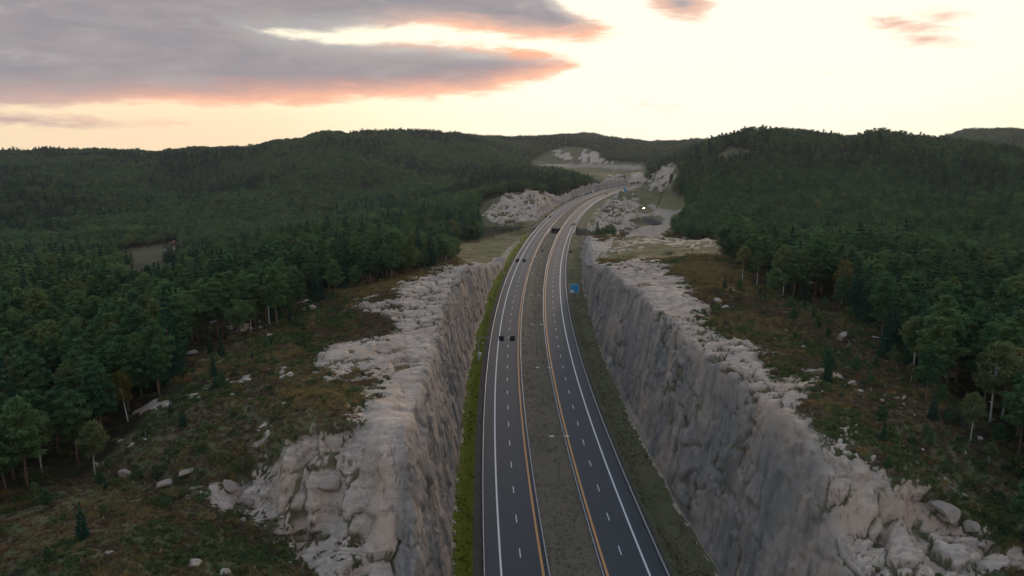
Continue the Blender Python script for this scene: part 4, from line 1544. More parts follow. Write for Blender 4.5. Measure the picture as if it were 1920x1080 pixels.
r = ~as_thing
forest(nx[r], ny[r], nz[r], nkind[r], nsize[r], near_coll, near_index, 'denser pine woods behind the front trees left of the motorway', 'denser pine woods behind the front trees right of the motorway')
for spacing, r0, r1, coll, index, l0, l1 in ((4.9, 340, 950, mid_coll, mid_index, 'mixed forest on the spur and in the valley left of the motorway', 'mixed forest on the slope right of the motorway'),
                                             (6.6, 950, 3000, low_coll, low_index, 'distant forest covering the long ridge on the left', 'distant forest covering the hills on the right')):
    X, Y, Z, D = forest_points(spacing, r0, r1)
    h = hidden_behind(X, Y, Z)
    X, Y, Z = X[~h], Y[~h], Z[~h]
    k = choose_kind(X, Y)
    if r0 > 900:
        k = np.where((k == 1) & (RNG.uniform(0, 1, len(X)) < 0.2), 3, k)
    sz = RNG.uniform(0.85, 1.45 if r0 < 900 else 1.2, len(X)) * (1.0 if r0 < 900 else 1.15) * (1 + 0.3 * vnoise(X / 80, Y / 80, seed=231))
    print('forest', r0, len(X))
    wd = 1.15 if r0 < 900 else 1.4
    forest(X, Y, Z, k, np.stack([sz * wd, sz * wd, sz], 1), coll, index, l0, l1)

# ------------------------------------------------------------------ low plants, stones
def tuft_mesh(name, rng, r, h, n, size, mat, aspect=0.5, up=0.3):
    cl = []
    for i in range(n):
        a = rng.uniform(0, 6.28); q = r * rng.uniform(0, 1) ** 0.5
        cl.append((np.array([math.cos(a) * q, math.sin(a) * q, h * rng.uniform(0.25, 0.8) * (1 - 0.5 * q / r)]), np.array([r * 0.4, r * 0.4, h * 0.35])))
    v, f, tone = leaf_cloud(cl, 7, size, rng, aspect, up)
    v[:, 2] = np.maximum(v[:, 2], -0.05)
    me = mesh_np(name, v, f, mat)
    float_attr(me, 'tone', tone)
    return me


def blades_mesh(name, rng, r, h, n, mat):
    a = rng.uniform(0, 6.28, n); q = r * rng.uniform(0, 1, n) ** 0.5
    base = np.stack([np.cos(a) * q, np.sin(a) * q, np.zeros(n)], 1)
    lean = rng.normal(0, 0.28, (n, 2)) * h
    hh = h * rng.uniform(0.5, 1.2, n)
    tip = base + np.stack([lean[:, 0], lean[:, 1], hh], 1)
    w = np.stack([-np.sin(a), np.cos(a), np.zeros(n)], 1) * 0.05
    v = np.stack([base - w, base + w, tip], 1).reshape(-1, 3)
    me = mesh_np(name, v, np.arange(n * 3).reshape(-1, 3), mat)
    float_attr(me, 'tone', np.repeat(rng.uniform(0, 1, n), 3))
    return me


def rock_mesh(name, rng, mat, flat=0.7, sub=3):
    import bmesh
    bm = bmesh.new()
    bmesh.ops.create_icosphere(bm, subdivisions=sub, radius=1.0)
    V = np.array([v.co[:] for v in bm.verts])
    for k in range(16):
        n = rng.normal(size=3); n /= np.linalg.norm(n)
        dcut = rng.uniform(0.36, 0.80)
        over = V @ n - dcut
        V = V - np.where(over > 0, over, 0)[:, None] * n[None] * 0.96
    V = V * (1 + 0.05 * fbm(V[:, 0] * 3 + 9, V[:, 1] * 3, V[:, 2] * 3, 3, int(rng.integers(1000))))[:, None]
    V = V * np.array([1.0, rng.uniform(0.65, 0.95), flat])
    for v, p in zip(bm.verts, V):
        v.co = p
    me = bpy.data.meshes.new(name)
    bm.to_mesh(me); bm.free()
    me.materials.append(mat)
    return me


def stone_material():
    m, N, out = new_mat('boulder_rock')
    pos = N.n('ShaderNodeNewGeometry', None, 0)
    rnd = N.n('ShaderNodeObjectInfo', None, 5)
    n1 = N.noise(pos, 1.1, 5, 0.65)
    n2 = N.noise(pos, 6.0, 4, 0.7)
    c = N.mix(n1, (0.24, 0.195, 0.16), (0.40, 0.32, 0.255))
    c = N.mix(N.m('MULTIPLY', N.step(n2, 0.52, 0.7), 0.6), c, (0.10, 0.098, 0.095))
    c = N.mix(N.m('MULTIPLY', rnd, 0.35), c, (0.30, 0.25, 0.21))
    finish(N, out, c, 0.95, N.m('ADD', n1, N.m('MULTIPLY', n2, 0.4)), 0.8, 0.2, spec=0.1)
    return m


M['stone'] = stone_material()
_r = np.random.default_rng(77)
heather_coll = proto_collection('heather_tuft', [tuft_mesh('heather_tuft', _r, 0.62, 0.42, 8, 0.24, M['heather']) for _ in range(4)])
bilberry_coll = proto_collection('bilberry_tuft', [tuft_mesh('bilberry_tuft', _r, 0.62, 0.50, 9, 0.25, M['bilberry'], 0.6, 0.5) for _ in range(4)])
straw_coll = proto_collection('straw_tuft', [blades_mesh('straw_tuft', _r, 0.6, 0.6, 46, M['straw']) for _ in range(4)])
M['verge_grass'] = leaf_material('verge_grass', (0.082, 0.108, 0.011), (0.13, 0.145, 0.018))
green_coll = proto_collection('verge_tuft', [blades_mesh('verge_tuft', _r, 0.6, 0.6, 46, M['verge_grass']) for _ in range(4)])
M['dull_grass'] = leaf_material('dull_grass', (0.16, 0.128, 0.080), (0.25, 0.20, 0.125))
dull_coll = proto_collection('dull_tuft', [blades_mesh('dull_tuft', _r, 0.6, 0.6, 46, M['dull_grass']) for _ in range(4)])
stone_meshes = [rock_mesh('stone', _r, M['stone'], 0.6, 2) for _ in range(5)]
stone_coll = proto_collection('loose_stone', stone_meshes)

gx, gy = jitter_grid(0.8, 62, 640, math.radians(44))
_k = np.hypot(gx, gy) < RNG.uniform(200, 640, len(gx))
_q, _w, _ = survey(gx, gy, np.full(gx.shape, 12.0))
_k &= (np.hypot(gx, gy) < 300) | ((gx > -90) & (gx < 190))
gx, gy = gx[_k], gy[_k]
gs, gd = road_coords(gx, gy)
gz = ground(gx, gy, gs, gd)
grk, ggr, ggv, gfc = cover(gx, gy, gz, gs, gd)
gp, gq, _ = survey(gx, gy, gz)
gdist = np.hypot(gx, gy)
gb = np.where(gd < 0, LEFT_BASE, RIGHT_BASE)
ok = (grk < 0.35) & (np.abs(gd) > gb + 4.5) & (gz > -5.5) & (ggv < 0.3) & (gp > -60) & (gp < 1990) & (gq < 1130) & (gq > 405)
clear = is_clear(gx, gy, gz)
edge_trees = ~clear
ok &= ~((ggr > 0.5) & (gdist > 345))
ok &= clear | (RNG.uniform(0, 1, len(gx)) < 0.12)
ok &= RNG.uniform(0, 1, len(gx)) < np.clip(190 / gdist, 0.35, 1) * 0.95
gx, gy, gz, ggr, gd, gs = gx[ok], gy[ok], gz[ok], ggr[ok], gd[ok], gs[ok]
gz = gz + fbm(gx / 2.2, gy / 2.2, octaves=3, seed=101) * 0.22 + fbm(gx / 7, gy / 7, octaves=2, seed=102) * 0.5
tn = vnoise(gx / 9, gy / 9, seed=301) * 0.7 + vnoise(gx / 3, gy / 3, seed=302) * 0.45 + vnoise(gx / 30, gy / 30, seed=303) * 0.4
q = RNG.uniform(-0.25, 0.25, len(gx))
kind = np.where(tn + q > 0.18, 1, 0)
kind = np.where((ggr * 0.9 + q * 1.6 + 0.35 * vnoise(gx / 6, gy / 6, seed=304)) > 0.42, 2, kind)
dist = np.hypot(gx, gy)
for kk, nm, coll, lab in ((0, 'heather', heather_coll, 'brown heather covering the open tops beside the cutting'), (1, 'undergrowth', bilberry_coll, 'low green bilberry scrub on the open tops beside the cutting'),
                          (2, 'grass', straw_coll, 'straw coloured grass on the open tops beside the cutting')):
    k = kind == kk
    sz = RNG.uniform(0.55, 1.35, k.sum()) * (1 + 0.9 * sstep(140, 300, dist[k]) + 1.0 * sstep(300, 500, dist[k]))
    scatter(nm, np.stack([gx[k], gy[k], gz[k] - 0.05], 1), RNG.integers(0, 4, k.sum()), sz, coll, lab)
# taller scrub in the hollows and at the lower right
bx_, by_ = jitter_grid(2.3, 70, 260, math.radians(44))
bs_, bd_ = road_coords(bx_, by_)
bz_ = ground(bx_, by_, bs_, bd_)
brk, bgr, _, _ = cover(bx_, by_, bz_, bs_, bd_)
bp, bq, _ = survey(bx_, by_, bz_)
hollow = inside(bp, bq, [(1790, 800), (1930, 790), (1930, 1090), (1840, 1000), (1800, 960), (1825, 900)]) | inside(bp, bq, [(190, 880), (290, 830), (470, 850), (480, 900), (380, 920), (520, 1000), (430, 990), (200, 930)]) | inside(bp, bq, [(330, 700), (450, 690), (520, 700), (430, 740), (280, 760)])
okb = (brk < 0.3) & (np.abs(bd_) > np.where(bd_ < 0, LEFT_BASE, RIGHT_BASE) + 8) & (bz_ > 3) & (bp > -30) & (bp < 1960) & (bq < 1100)
okb &= (RNG.uniform(0, 1, len(bx_)) < np.where(hollow, 0.85, 0.12 + 0.25 * (vnoise(bx_ / 11, by_ / 11, seed=311) > 0.15)))
scrub_coll = proto_collection('scrub', [tuft_mesh('scrub', _r, 0.9, 1.15, 18, 0.30, M[mm], 0.6, 0.4) for mm in ('bilberry', 'bilberry', 'juniper', 'bilberry', 'heather', 'straw')])
scatter('shrubbery', np.stack([bx_[okb], by_[okb], bz_[okb]], 1), RNG.integers(0, 6, okb.sum()), RNG.uniform(0.35, 1.0, okb.sum()) * np.where(hollow[okb], 1.45, 1.0), scrub_coll, 'taller green scrub in the hollows of the open tops')

# loose stones strewn over the tops
sx, sy = jitter_grid(1.5, 75, 290, math.radians(42))
ss_, sd_ = road_coords(sx, sy)
sz_ = ground(sx, sy, ss_, sd_)
sp, sq, _ = survey(sx, sy, sz_)
srk, _, _, _ = cover(sx, sy, sz_, ss_, sd_)
dense = inside(sp, sq, [(1540, 700), (1760, 760), (1850, 880), (1860, 1040), (1780, 960), (1660, 880), (1560, 800)]) | inside(sp, sq, [(1310, 530), (1620, 600), (1680, 690), (1480, 680), (1330, 600)])
ks = is_clear(sx, sy, sz_) & (np.abs(sd_) > np.where(sd_ < 0, LEFT_BASE, RIGHT_BASE) + 8) & (srk < 0.5) & (sp > 0) & (sp < 1920) & (sq < 1090) & (sz_ > 3)
ks &= RNG.uniform(0, 1, len(sx)) < np.where(dense, 0.16, 0.012)
scatter('stone_debris', np.stack([sx[ks], sy[ks], sz_[ks] + 0.22], 1), RNG.integers(0, 5, ks.sum()), 0.18 + 0.34 * RNG.uniform(0, 1, ks.sum()) ** 3, stone_coll, 'small pale stones strewn over the heath', 0.4)

# tufts on the central strip and the verges
for nm, lo, hi, n_, coll, s_lo, s_hi, lab in (('grass_tufts', -3.9, 3.9, 5200, dull_coll, 0.15, 0.42, 'dry grass tufts on the central strip'), ('weeds', -3.6, 3.6, 160, bilberry_coll, 0.2, 0.4, 'dark weeds on the central strip'),
                                              ('grass_tufts', 16.6, 23.0, 5200, dull_coll, 0.18, 0.5, 'dry grass tufts on the right verge'), ('weeds', 16.8, 23.2, 450, bilberry_coll, 0.25, 0.6, 'green weeds on the right verge'),
                                              ('weeds', -21.0, -17.0, 1500, green_coll, 0.25, 0.6, 'fresh grass tufts on the green verge')):
    q = S_A + (s_at_y(560) - S_A) * RNG.uniform(0, 1, n_) ** 1.6
    dd_ = RNG.uniform(lo, hi, n_)
    x_, y_ = road_xy(q, dd_)
    kf = vnoise(x_ / 5, y_ / 5, seed=321) + vnoise(x_ / 1.7, y_ / 1.7, seed=322) * 0.6 > -0.15
    z_ = (median_z(q, dd_) if hi < 5 and lo > -5 else verge_z(q, dd_)) - 0.03
    scatter(nm, np.stack([x_, y_, z_], 1)[kf], RNG.integers(0, 4, kf.sum()), RNG.uniform(s_lo, s_hi, kf.sum()), coll, lab)

# rubble at the foot of both cuts, bolt plates on the walls
rs = RNG.uniform(s_at_y(95), s_at_y(380), 520)
side = np.where(RNG.uniform(0, 1, 520) < 0.5, -1, 1)
rb = np.where(side < 0, base_dist(rs, -1), base_dist(rs, 1)) - np.abs(RNG.normal(0, 0.5, 520)) - 0.1
rx, ry = road_xy(rs, rb * side)
scatter('rubble', np.stack([rx, ry, ground(rx, ry, rs, rb * side) + 0.15], 1), RNG.integers(0, 5, 520), 0.10 + 0.38 * RNG.uniform(0, 1, 520) ** 4, stone_coll, 'small broken rock at the foot of the cuttings', 0.5)

ROCK_PROTO = [rock_mesh('boulder', np.random.default_rng(400 + k), M['stone'], 0.62, 3) for k in range(6)]
BOULDERS = [  # pixel, half width in pixels, label
    (350, 882, 20, 'pale rounded boulder standing alone in the scrub behind the heather hillock'),
    (312, 906, 20, 'low flat boulder half sunk in the dark hollow of the left top'),
    (235, 888, 22, 'grey boulder lying beside the pale birch of the left forest'),
    (457, 973, 8, 'small white stone on the grass below the jointed outcrop'),
    (521, 996, 13, 'white flat stone at the upper tip of the long pale slab'),
    (226, 826, 8, 'small grey stone in the heather near the yellowish tree'),
    (434, 740, 7, 'small white stone in the middle of the brown heath left'),
    (205, 1036, 10, 'white stone on the heather hillock at lower left'),
    (430, 908, 22, 'pale block at the left end of the jointed outcrop'),
    (466, 935, 15, 'upright pale block just under the jointed outcrop'),
    (682, 573, 22, 'large square boulder on the grassy rise beside the left cutting'),
    (578, 577, 19, 'grey boulder at the forest edge left of the square one'),
    (727, 573, 9, 'round pale stone beside the rock crest of the left cutting'),
    (638, 592, 7, 'small pale stone below the large square boulder'),
    (455, 615, 21, 'rounded grey boulder on the slope in front of the left pines'),
    (490, 613, 9, 'small pale boulder right of the rounded grey one'),
    (505, 628, 14, 'flat grey boulder below the rounded grey one'),
    (362, 660, 14, 'dark grey boulder at the foot of the left forest'),
    (625, 655, 22, 'white boulder with dark patches on the left crest'),
    (735, 590, 24, 'big tilted block leaning on the left rock crest'),
    (622, 905, 32, 'long egg shaped boulder wedged in the broad crack of the left outcrop'),
    (1770, 948, 33, 'big split block at the right end of the large pale outcrop'),
    (1820, 985, 22, 'flat pale rock in the scrub behind the big split block'),
    (1345, 562, 12, 'white stone on the mossy slope of the right top'),
    (1580, 632, 24, 'grey ridge of rock under the pines on the right slope'),
    (1360, 575, 10, 'grey stone beside the white one on the right mossy slope'),
    (1505, 650, 9, 'small white stone on the slope before the right forest'),
    (1520, 722, 14, 'pale stone slab on the edge of the brown heath top'),
    (1597, 718, 14, 'pale boulder at the back of the brown heath top'),
    (1680, 745, 7, 'small white stone near the back of the brown heath top'),
    (1780, 705, 18, 'dark grey boulder in the shade below the large birch'),
    (1835, 822, 10, 'white stone in the scrub behind the brown heath top'),
    (1810, 850, 9, 'white stone beside the scrub at the right end of the heath top'),
    (1848, 838, 9, 'pale stone in dark scrub near the right picture edge'),
    (1840, 1020, 14, 'pale rounded stone on the ledges at lower right'),
    (1905, 1055, 16, 'pale block at the lower right corner of the ledges'),
    (1075, 385 + 34, 8, 'grey rock beside the slope of the underpass'),
]
for i, (px, py, hw, label) in enumerate(BOULDERS):
    x, y, z = pick_ground(px, py + hw * 0.3)
    dep = CT * y - ST * (z - CAMH)
    R = hw * dep / FPX * 1.1
    o = bpy.data.objects.new('boulder', ROCK_PROTO[i % 6])
    o.location = (x, y, z + R * 0.12)
    o.rotation_euler = (random.uniform(-0.25, 0.25), random.uniform(-0.25, 0.25), random.uniform(0, 6.28))
    o.scale = (R, R * random.uniform(0.8, 1.0), R * random.uniform(0.75, 1.05))
    link(o)
    tag(o, label, 'boulder', 'loose boulders on the open tops')

BUSHES = [
    (1783, 795, 2.0, 3.2, 'juniper', 'tall grey green juniper bush at the end of the brown heath top'),
    (447, 880, 2.0, 1.5, 'bilberry', 'round green bush above the jointed outcrop'),
    (412, 862, 1.6, 1.2, 'bilberry', 'low green bush left of the round one'),
    (380, 845, 1.5, 1.3, 'bilberry', 'dark green bush in the heath behind the pale boulder'),
    (560, 745, 1.7, 1.3, 'straw', 'straw coloured bush on the heath near the left crest'),
    (1390, 620, 1.6, 1.4, 'bilberry', 'green bush on the mossy slope of the right top'),
    (1470, 690, 1.6, 1.3, 'bilberry', 'green bush behind the rock crest of the right cutting'),
    (1550, 800, 1.2, 1.0, 'bilberry', 'small green bush beside the large pale outcrop'),
    (1110, 505, 2.5, 3.0, 'bilberry', 'dark bush in the notch at the far end of the right cutting'),
    (1255, 478, 4.0, 2.6, 'bilberry', 'wide dark bush below the grassy knoll'),
    (1180, 485, 4.5, 2.4, 'bilberry', 'low dark thicket along the foot of the grassy knoll'),
    (75, 900, 2.4, 2.2, 'bilberry', 'leafy green bush at the foot of the spreading pine'),
]
for i, (px, py, R, h, kind_, label) in enumerate(BUSHES):
    x, y, z = pick_ground(px, py)
    rg = np.random.default_rng(600 + i)
    e = empty('bush', (x, y, z), random.uniform(0, 6.28))
    tag(e, label, 'bush')
    me = tuft_mesh('foliage', rg, R, h, 70, 0.34, M[kind_], 0.55, 0.4)
    link(bpy.data.objects.new('foliage', me), e)
    S = Shape()
    for k in range(6):
        a = k * 1.05
        S.tube([(0, 0, -0.2), (math.cos(a) * R * 0.25, math.sin(a) * R * 0.25, h * 0.4), (math.cos(a) * R * 0.5, math.sin(a) * R * 0.5, h * 0.75)], [0.05, 0.035, 0.012], 4)
    S.build('stem', M['spruce_bark'], e)


# ------------------------------------------------------------------ guard rails
def guardrail(d, s0, s1, label, face):
    """W-beam with its posts: the beam follows the road, face = +1 when it looks towards +d"""
    x0, y0 = road_xy(np.array([s0]), np.array([d]))
    e = empty('guardrail', (float(x0[0]), float(y0[0]), 0))
    tag(e, label, 'guardrail', 'guardrails along the motorway')
    s = np.r_[np.arange(s0, s1, 3.0), s1]
    prof = [(0.0, 0.78), (0.055, 0.755), (0.075, 0.70), (0.0, 0.645), (0.0, 0.60), (0.075, 0.545), (0.055, 0.49), (0.0, 0.465), (-0.10, 0.47), (-0.10, 0.79)]
    n = len(prof)
    V = []
    for (o, h) in prof:
        X, Y = road_xy(s, np.full(s.shape, d + face * o))
        V.append(np.stack([X, Y, np.full(X.shape, h)], 1))
    V = np.stack(V, 1).reshape(-1, 3) - np.array([float(x0[0]), float(y0[0]), 0])
    i = np.arange(len(s) - 1)[:, None] * n + np.arange(n)[None]
    j = np.arange(len(s) - 1)[:, None] * n + (np.arange(n)[None] + 1) % n
    F = np.stack([i, j, j + n, i + n], -1).reshape(-1, 4)
    link(bpy.data.objects.new('beam', mesh_np('beam', V, F, M['steel'])), e)
    S = Shape()
    for q in np.arange(s0 + 1, s1, 4.0):
        X, Y = road_xy(np.array([q]), np.array([d - face * 0.17]))
        x, y = float(X[0] - x0[0]), float(Y[0] - y0[0])
        S.box(x - 0.055, x + 0.055, y - 0.055, y + 0.055, -0.6, 0.74)
    tag(S.build('post', M['steel'], e), kind='stuff')


guardrail(-15.1, S0, S1, 'left outer guardrail of the motorway, beside the bright green verge', 1)
guardrail(-4.45, S0, S_BRIDGE0 - 2, 'guardrail on the left side of the central strip, near the camera up to the bridge', -1)
guardrail(-4.45, S_BRIDGE1 + 2, S1, 'guardrail on the left side of the central strip, beyond the bridge', -1)
guardrail(4.45, S0, S1, 'guardrail on the right side of the central strip, beside the orange line', 1)
guardrail(15.1, S0, S1, 'right outer guardrail of the motorway, beside the rough brown verge', -1)
guardrail(-4.45, S_BRIDGE0 - 2, S_BRIDGE1 + 2, 'short bridge rail on the left edge of the dark gap between the decks', -1)


# ------------------------------------------------------------------ bridge over the side road
def bridge(d0, d1, label):
    x0, y0 = road_xy(np.array([S_BRIDGE0]), np.array([0.5 * (d0 + d1)]))
    x0, y0 = float(x0[0]), float(y0[0])
    e = empty('road_bridge', (x0, y0, 0))
    tag(e, label, 'bridge', 'twin bridges over the side road')

    def bar(name, a, b, z0, z1, sa, sb, mat):
        s = np.linspace(sa, sb, 12)
        V = []
        for (dd, zz) in ((a, z0), (b, z0), (b, z1), (a, z1)):
            X, Y = road_xy(s, np.full(s.shape, dd))
            V.append(np.stack([X - x0, Y - y0, np.full(X.shape, zz)], 1))
        V = np.stack(V, 1).reshape(-1, 3)
        i = np.arange(11)[:, None] * 4 + np.arange(4)[None]
        j = np.arange(11)[:, None] * 4 + (np.arange(4)[None] + 1) % 4
        F = np.stack([i, j, j + 4, i + 4], -1).reshape(-1, 4)
        F = np.vstack([F, [[3, 2, 1, 0], [44, 45, 46, 47]]])
        link(bpy.data.objects.new(name, mesh_np(name, V, F, mat)), e)
    sa, sb = S_BRIDGE0 - 5, S_BRIDGE1 + 5
    bar('deck', d0 + 0.3, d1 - 0.3, -1.3, -0.02, sa, sb, M['concrete'])
    bar('edge_beam', d0 - 0.15, d0 + 0.25, -0.7, 0.16, sa, sb, M['concrete'])
    bar('edge_beam', d1 - 0.25, d1 + 0.15, -0.7, 0.16, sa, sb, M['concrete'])
    bar('abutment', d0, d1, -8.0, -1.31, S_BRIDGE0 - 6, S_BRIDGE0 - 1.5, M['concrete'])
    bar('abutment', d0, d1, -8.0, -1.31, S_BRIDGE1 + 1.5, S_BRIDGE1 + 6, M['concrete'])


bridge(-15.4, -4.2, 'left deck of the twin bridge over the side road')
bridge(4.2, 15.4, 'right deck of the twin bridge over the side road')


# ------------------------------------------------------------------ lamp posts in the central strip
def on_road(s, d, z=0.0):
    x, y = road_xy(np.array([float(s)]), np.array([float(d)]))
    return float(x[0]), float(y[0]), z


def heading(s):
    x, y = center(np.array([s - 2.0, s + 2.0]))
    return math.atan2(y[1] - y[0], x[1] - x[0]) - math.pi / 2


def make_lamp(label, loc, rz):
    e = empty('street_lamp', loc, rz)
    tag(e, label, 'street lamp', 'lamp posts along the central strip')
    S = Shape(); S.box(-0.22, 0.22, -0.22, 0.22, -0.6, 0.25).tube([(0, 0, 0.2), (0, 0, 5), (0, 0, 10.5)], [0.11, 0.085, 0.06], 10)
    S.build('pole', M['pole_grey'], e, True)
    S = Shape(); S.tube([(-1.25, 0, 10.62), (-0.5, 0, 10.52), (0, 0, 10.46), (0.5, 0, 10.52), (1.25, 0, 10.62)], 0.055, 7)
    S.build('arm', M['pole_grey'], e, True)
    for sx in (-1, 1):
        S = Shape()
        S.box(-0.45, 0.45, -0.16, 0.16, -0.06, 0.08, 0.05).box(-0.36, 0.30, -0.12, 0.12, -0.075, -0.061)
        o = S.build('lamp_head', M['lamp_grey'], e)
        o.location = (sx * 1.6, 0, 10.66)
        o.rotation_euler = (0, -sx * 0.09, 0)
    return e


M['pole_grey'] = plain('pole_grey', (0.20, 0.205, 0.21), 0.6)
M['lamp_grey'] = plain('lamp_grey', (0.66, 0.66, 0.65), 0.45)
lamp_y = [146.5, 194, 242, 290, 339, 388, 437, 487, 538, 640, 692, 745, 798]
ordinal = ['nearest', 'second', 'third', 'fourth', 'fifth', 'sixth', 'seventh', 'eighth', 'ninth', 'tenth', 'eleventh', 'twelfth', 'thirteenth']
first = None
for i, ly in enumerate(lamp_y):
    s = s_at_y(ly)
    lab = '%s double armed lamp post of the row in the central strip, counted from the camera' % ordinal[i]
    if first is None:
        first = make_lamp(lab, on_road(s, 0.9, -0.45), heading(s))
    else:
        e = first.copy(); link(e)
        e.location = on_road(s, 0.9, -0.45); e.rotation_euler = (0, 0, heading(s)); e['label'] = lab
        for ch in first.children:
            c = ch.copy(); link(c, e)


# ------------------------------------------------------------------ gantries with lane signals
def gantry(y, d0, d1, boards, label, z=6.9):
    s = s_at_y(y)
    e = empty('sign_gantry', on_road(s, 0), heading(s))
    tag(e, label, 'sign gantry', 'lane signal gantries over the left carriageway')
    for d in (d0, d1):
        S = Shape(); S.box(d - 0.3, d + 0.3, -0.3, 0.3, -1.6, -0.1).tube([(d, 0, -0.2), (d, 0, z)], 0.14, 8)
        S.build('pole', M['steel'], e)
    S = Shape()
    for zz, yy in ((z, -0.3), (z, 0.3), (z + 0.5, 0.0)):
        S.tube([(d0, yy, zz), (d1, yy, zz)], 0.035, 5)
    n = 14
    for k in range(n):
        xa, xb = d0 + (d1 - d0) * k / n, d0 + (d1 - d0) * (k + 1) / n
        S.tube([(xa, -0.3, z), (xb, 0.3, z)], 0.015, 4).tube([(xa, -0.3, z), ((xa + xb) / 2, 0, z + 0.5), (xb, -0.3, z)], 0.015, 4)
    S.build('truss', M['pole_grey'], e)
    for d in boards:
        o = Shape().box(d - 0.82, d + 0.82, -0.55, -0.32, z - 0.95, z + 0.75).build('signal_board', M['black'], e)
        fr = Shape()
        fr.box(d - 0.42, d + 0.42, -0.575, -0.552, z - 0.48, z - 0.42).box(d - 0.42, d + 0.42, -0.575, -0.552, z + 0.22, z + 0.28).box(d - 0.42, d - 0.36, -0.575, -0.552, z - 0.42, z + 0.22).box(d + 0.36, d + 0.42, -0.575, -0.552, z - 0.42, z + 0.22)
        fr.build('display_frame', M['dark_grey'], o)
    return e


M['dark_grey'] = plain('dark_grey', (0.07, 0.075, 0.085), 0.5)
gantry(237, -18.3, -1.2, (-10.8, -7.2), 'nearest gantry with two black lane signal boards over the left carriageway')
gantry(396, -18.3, -1.2, (-10.8, -7.2), 'second gantry with two black signal boards, at the start of the bend')
gantry(625, -18.3, -1.2, (-10.8, -7.2), 'third gantry with black signal boards, beyond the bridge on the bend')
gantry(842, -18.3, -1.2, (-10.8, -7.2), 'farthest gantry with black signal boards, high on the bend')


def small_sign(px, py, size, h, label, name='road_sign', mat='black', base=0.0):
    x, y, z = at_height(px, py, h)
    e = empty(name, (x, y, base))
    tag(e, label, 'road sign')
    Shape().tube([(0, 0, -0.8), (0, 0, h - size * 0.4)], 0.06, 7).build('pole', M['steel'], e)
    Shape().box(-size / 2, size / 2, -0.09, -0.03, h - base - size / 2, h - base + size / 2).build('sign_board', M[mat], e)
    return e


small_sign(1017, 470, 1.3, 3.0, 'small black square sign standing in the central strip at the bend', base=-0.4)
small_sign(1070, 472, 1.4, 3.0, 'small black square sign on the right verge at the bend', base=-0.8)
small_sign(905, 640 + 3, 0.5, 2.2, 'small pale marker sign on the green verge beside the nearest gantry', mat='sign_white', base=-1.0)
small_sign(1112, 358, 2.4, 3.5, 'small white sign on the left verge far along the bend', mat='sign_white', base=-0.6)
small_sign(1187, 364, 2.2, 3.0, 'small white sign on the right verge far along the bend', mat='sign_white', base=-0.6)


# blue direction sign on the right verge
def blue_sign(px, py, w, h, hc, label, details=True):
    x, y, z = at_height(px, py, hc)
    e = empty('direction_sign', (x, y, -0.9))
    tag(e, label, 'road sign')
    zc = hc + 0.9
    for dx in (-w * 0.3, w * 0.3):
        Shape().tube([(dx, 0.12, -0.6), (dx, 0.12, zc + h * 0.45)], 0.09, 8).build('post', M['steel'], e)
    b = Shape().box(-w / 2, w / 2, -0.05, 0.03, zc - h / 2, zc + h / 2).build('sign_board', M['blue'], e)
    if details:
        t = 0.11
        S = Shape()
        a, c = w / 2 - 0.10, h / 2 - 0.10
        S.box(-a, a, -0.06, -0.051, zc + c - t, zc + c).box(-a, a, -0.06, -0.051, zc - c, zc - c + t).box(-a, -a + t, -0.06, -0.051, zc - c + t, zc + c - t).box(a - t, a, -0.06, -0.051, zc - c + t, zc + c - t)
        S.build('border', M['sign_white'], b)
        Shape().box(-a + 0.15, -0.1, -0.062, -0.0515, zc - c + 0.15, zc - c + 1.25).build('white_field', M['sign_white'], b)
        S = Shape()
        for k, (u0, u1) in enumerate(((-0.25, 0.55), (-0.6, 0.35), (-0.45, 0.15))):
            S.box(u0 * w / 2, u1 * w / 2, -0.0605, -0.0512, zc + 1.12 - k * 0.62, zc + 1.34 - k * 0.62)
        S.box(0.35 * w / 2, 0.62 * w / 2, -0.0605, -0.0512, zc - 1.5, zc - 1.2)
        S.build('lettering', M['sky_blue'], b)
    return e


M['sky_blue'] = plain('sky_blue', (0.06, 0.34, 0.52), 0.5)
blue_sign(1077, 541, 4.1, 4.1, 3.6, 'bright blue direction sign with a white field, on the right verge below the rock wall')
blue_sign(1172, 356.5, 3.6, 5.2, 4.0, 'small far blue direction sign beside the road at the end of the bend', False)

# grey equipment cabinet on the left verge
x, y, z = at_height(899, 667, -0.6)
e = empty('roadside_cabinet', (x, y, -1.1))
tag(e, 'small pale roadside cabinet on the green verge before the nearest gantry', 'cabinet')
Shape().box(-0.55, 0.55, -0.35, 0.35, 0.12, 1.5, 0.01).build('cabinet_body', M['sign_white'], e)
Shape().box(-0.62, 0.62, -0.42, 0.42, 1.503, 1.60, 0.05).build('cabinet_lid', M['lamp_grey'], e)
Shape().box(-0.7, 0.7, -0.5, 0.5, -0.3, 0.118).build('plinth', M['concrete'], e)


# dark heap on the gravel yard
hx, hy, hz_ = pick_ground(1217, 416)
ga, gr_ = np.meshgrid(np.linspace(0, 2 * np.pi, 49), np.linspace(0, 1, 14))
px_, py_ = gr_ * np.cos(ga) * 12.5, gr_ * np.sin(ga) * 16.0
pz_ = 3.2 * (1 - sstep(0.25, 1.0, gr_)) * (1 + 0.25 * vnoise(px_ / 4, py_ / 4, seed=340)) + 0.3 * vnoise(px_ / 1.5, py_ / 1.5, seed=341) * (gr_ < 0.95) - 0.25
M['dark_gravel'] = verge_material('dark_gravel', (0.065, 0.055, 0.052), (0.09, 0.078, 0.072), (0.045, 0.04, 0.04))
o = link(bpy.data.objects.new('gravel_heap', mesh_np('gravel_heap', np.stack([px_, py_, pz_], -1).reshape(-1, 3), grid_faces(14, 49)[:, ::-1], M['dark_gravel'])))
o.location = (hx, hy, hz_)
tag(o, 'low dark gravel heap in the loop of the yard track right of the bend', 'gravel heap')

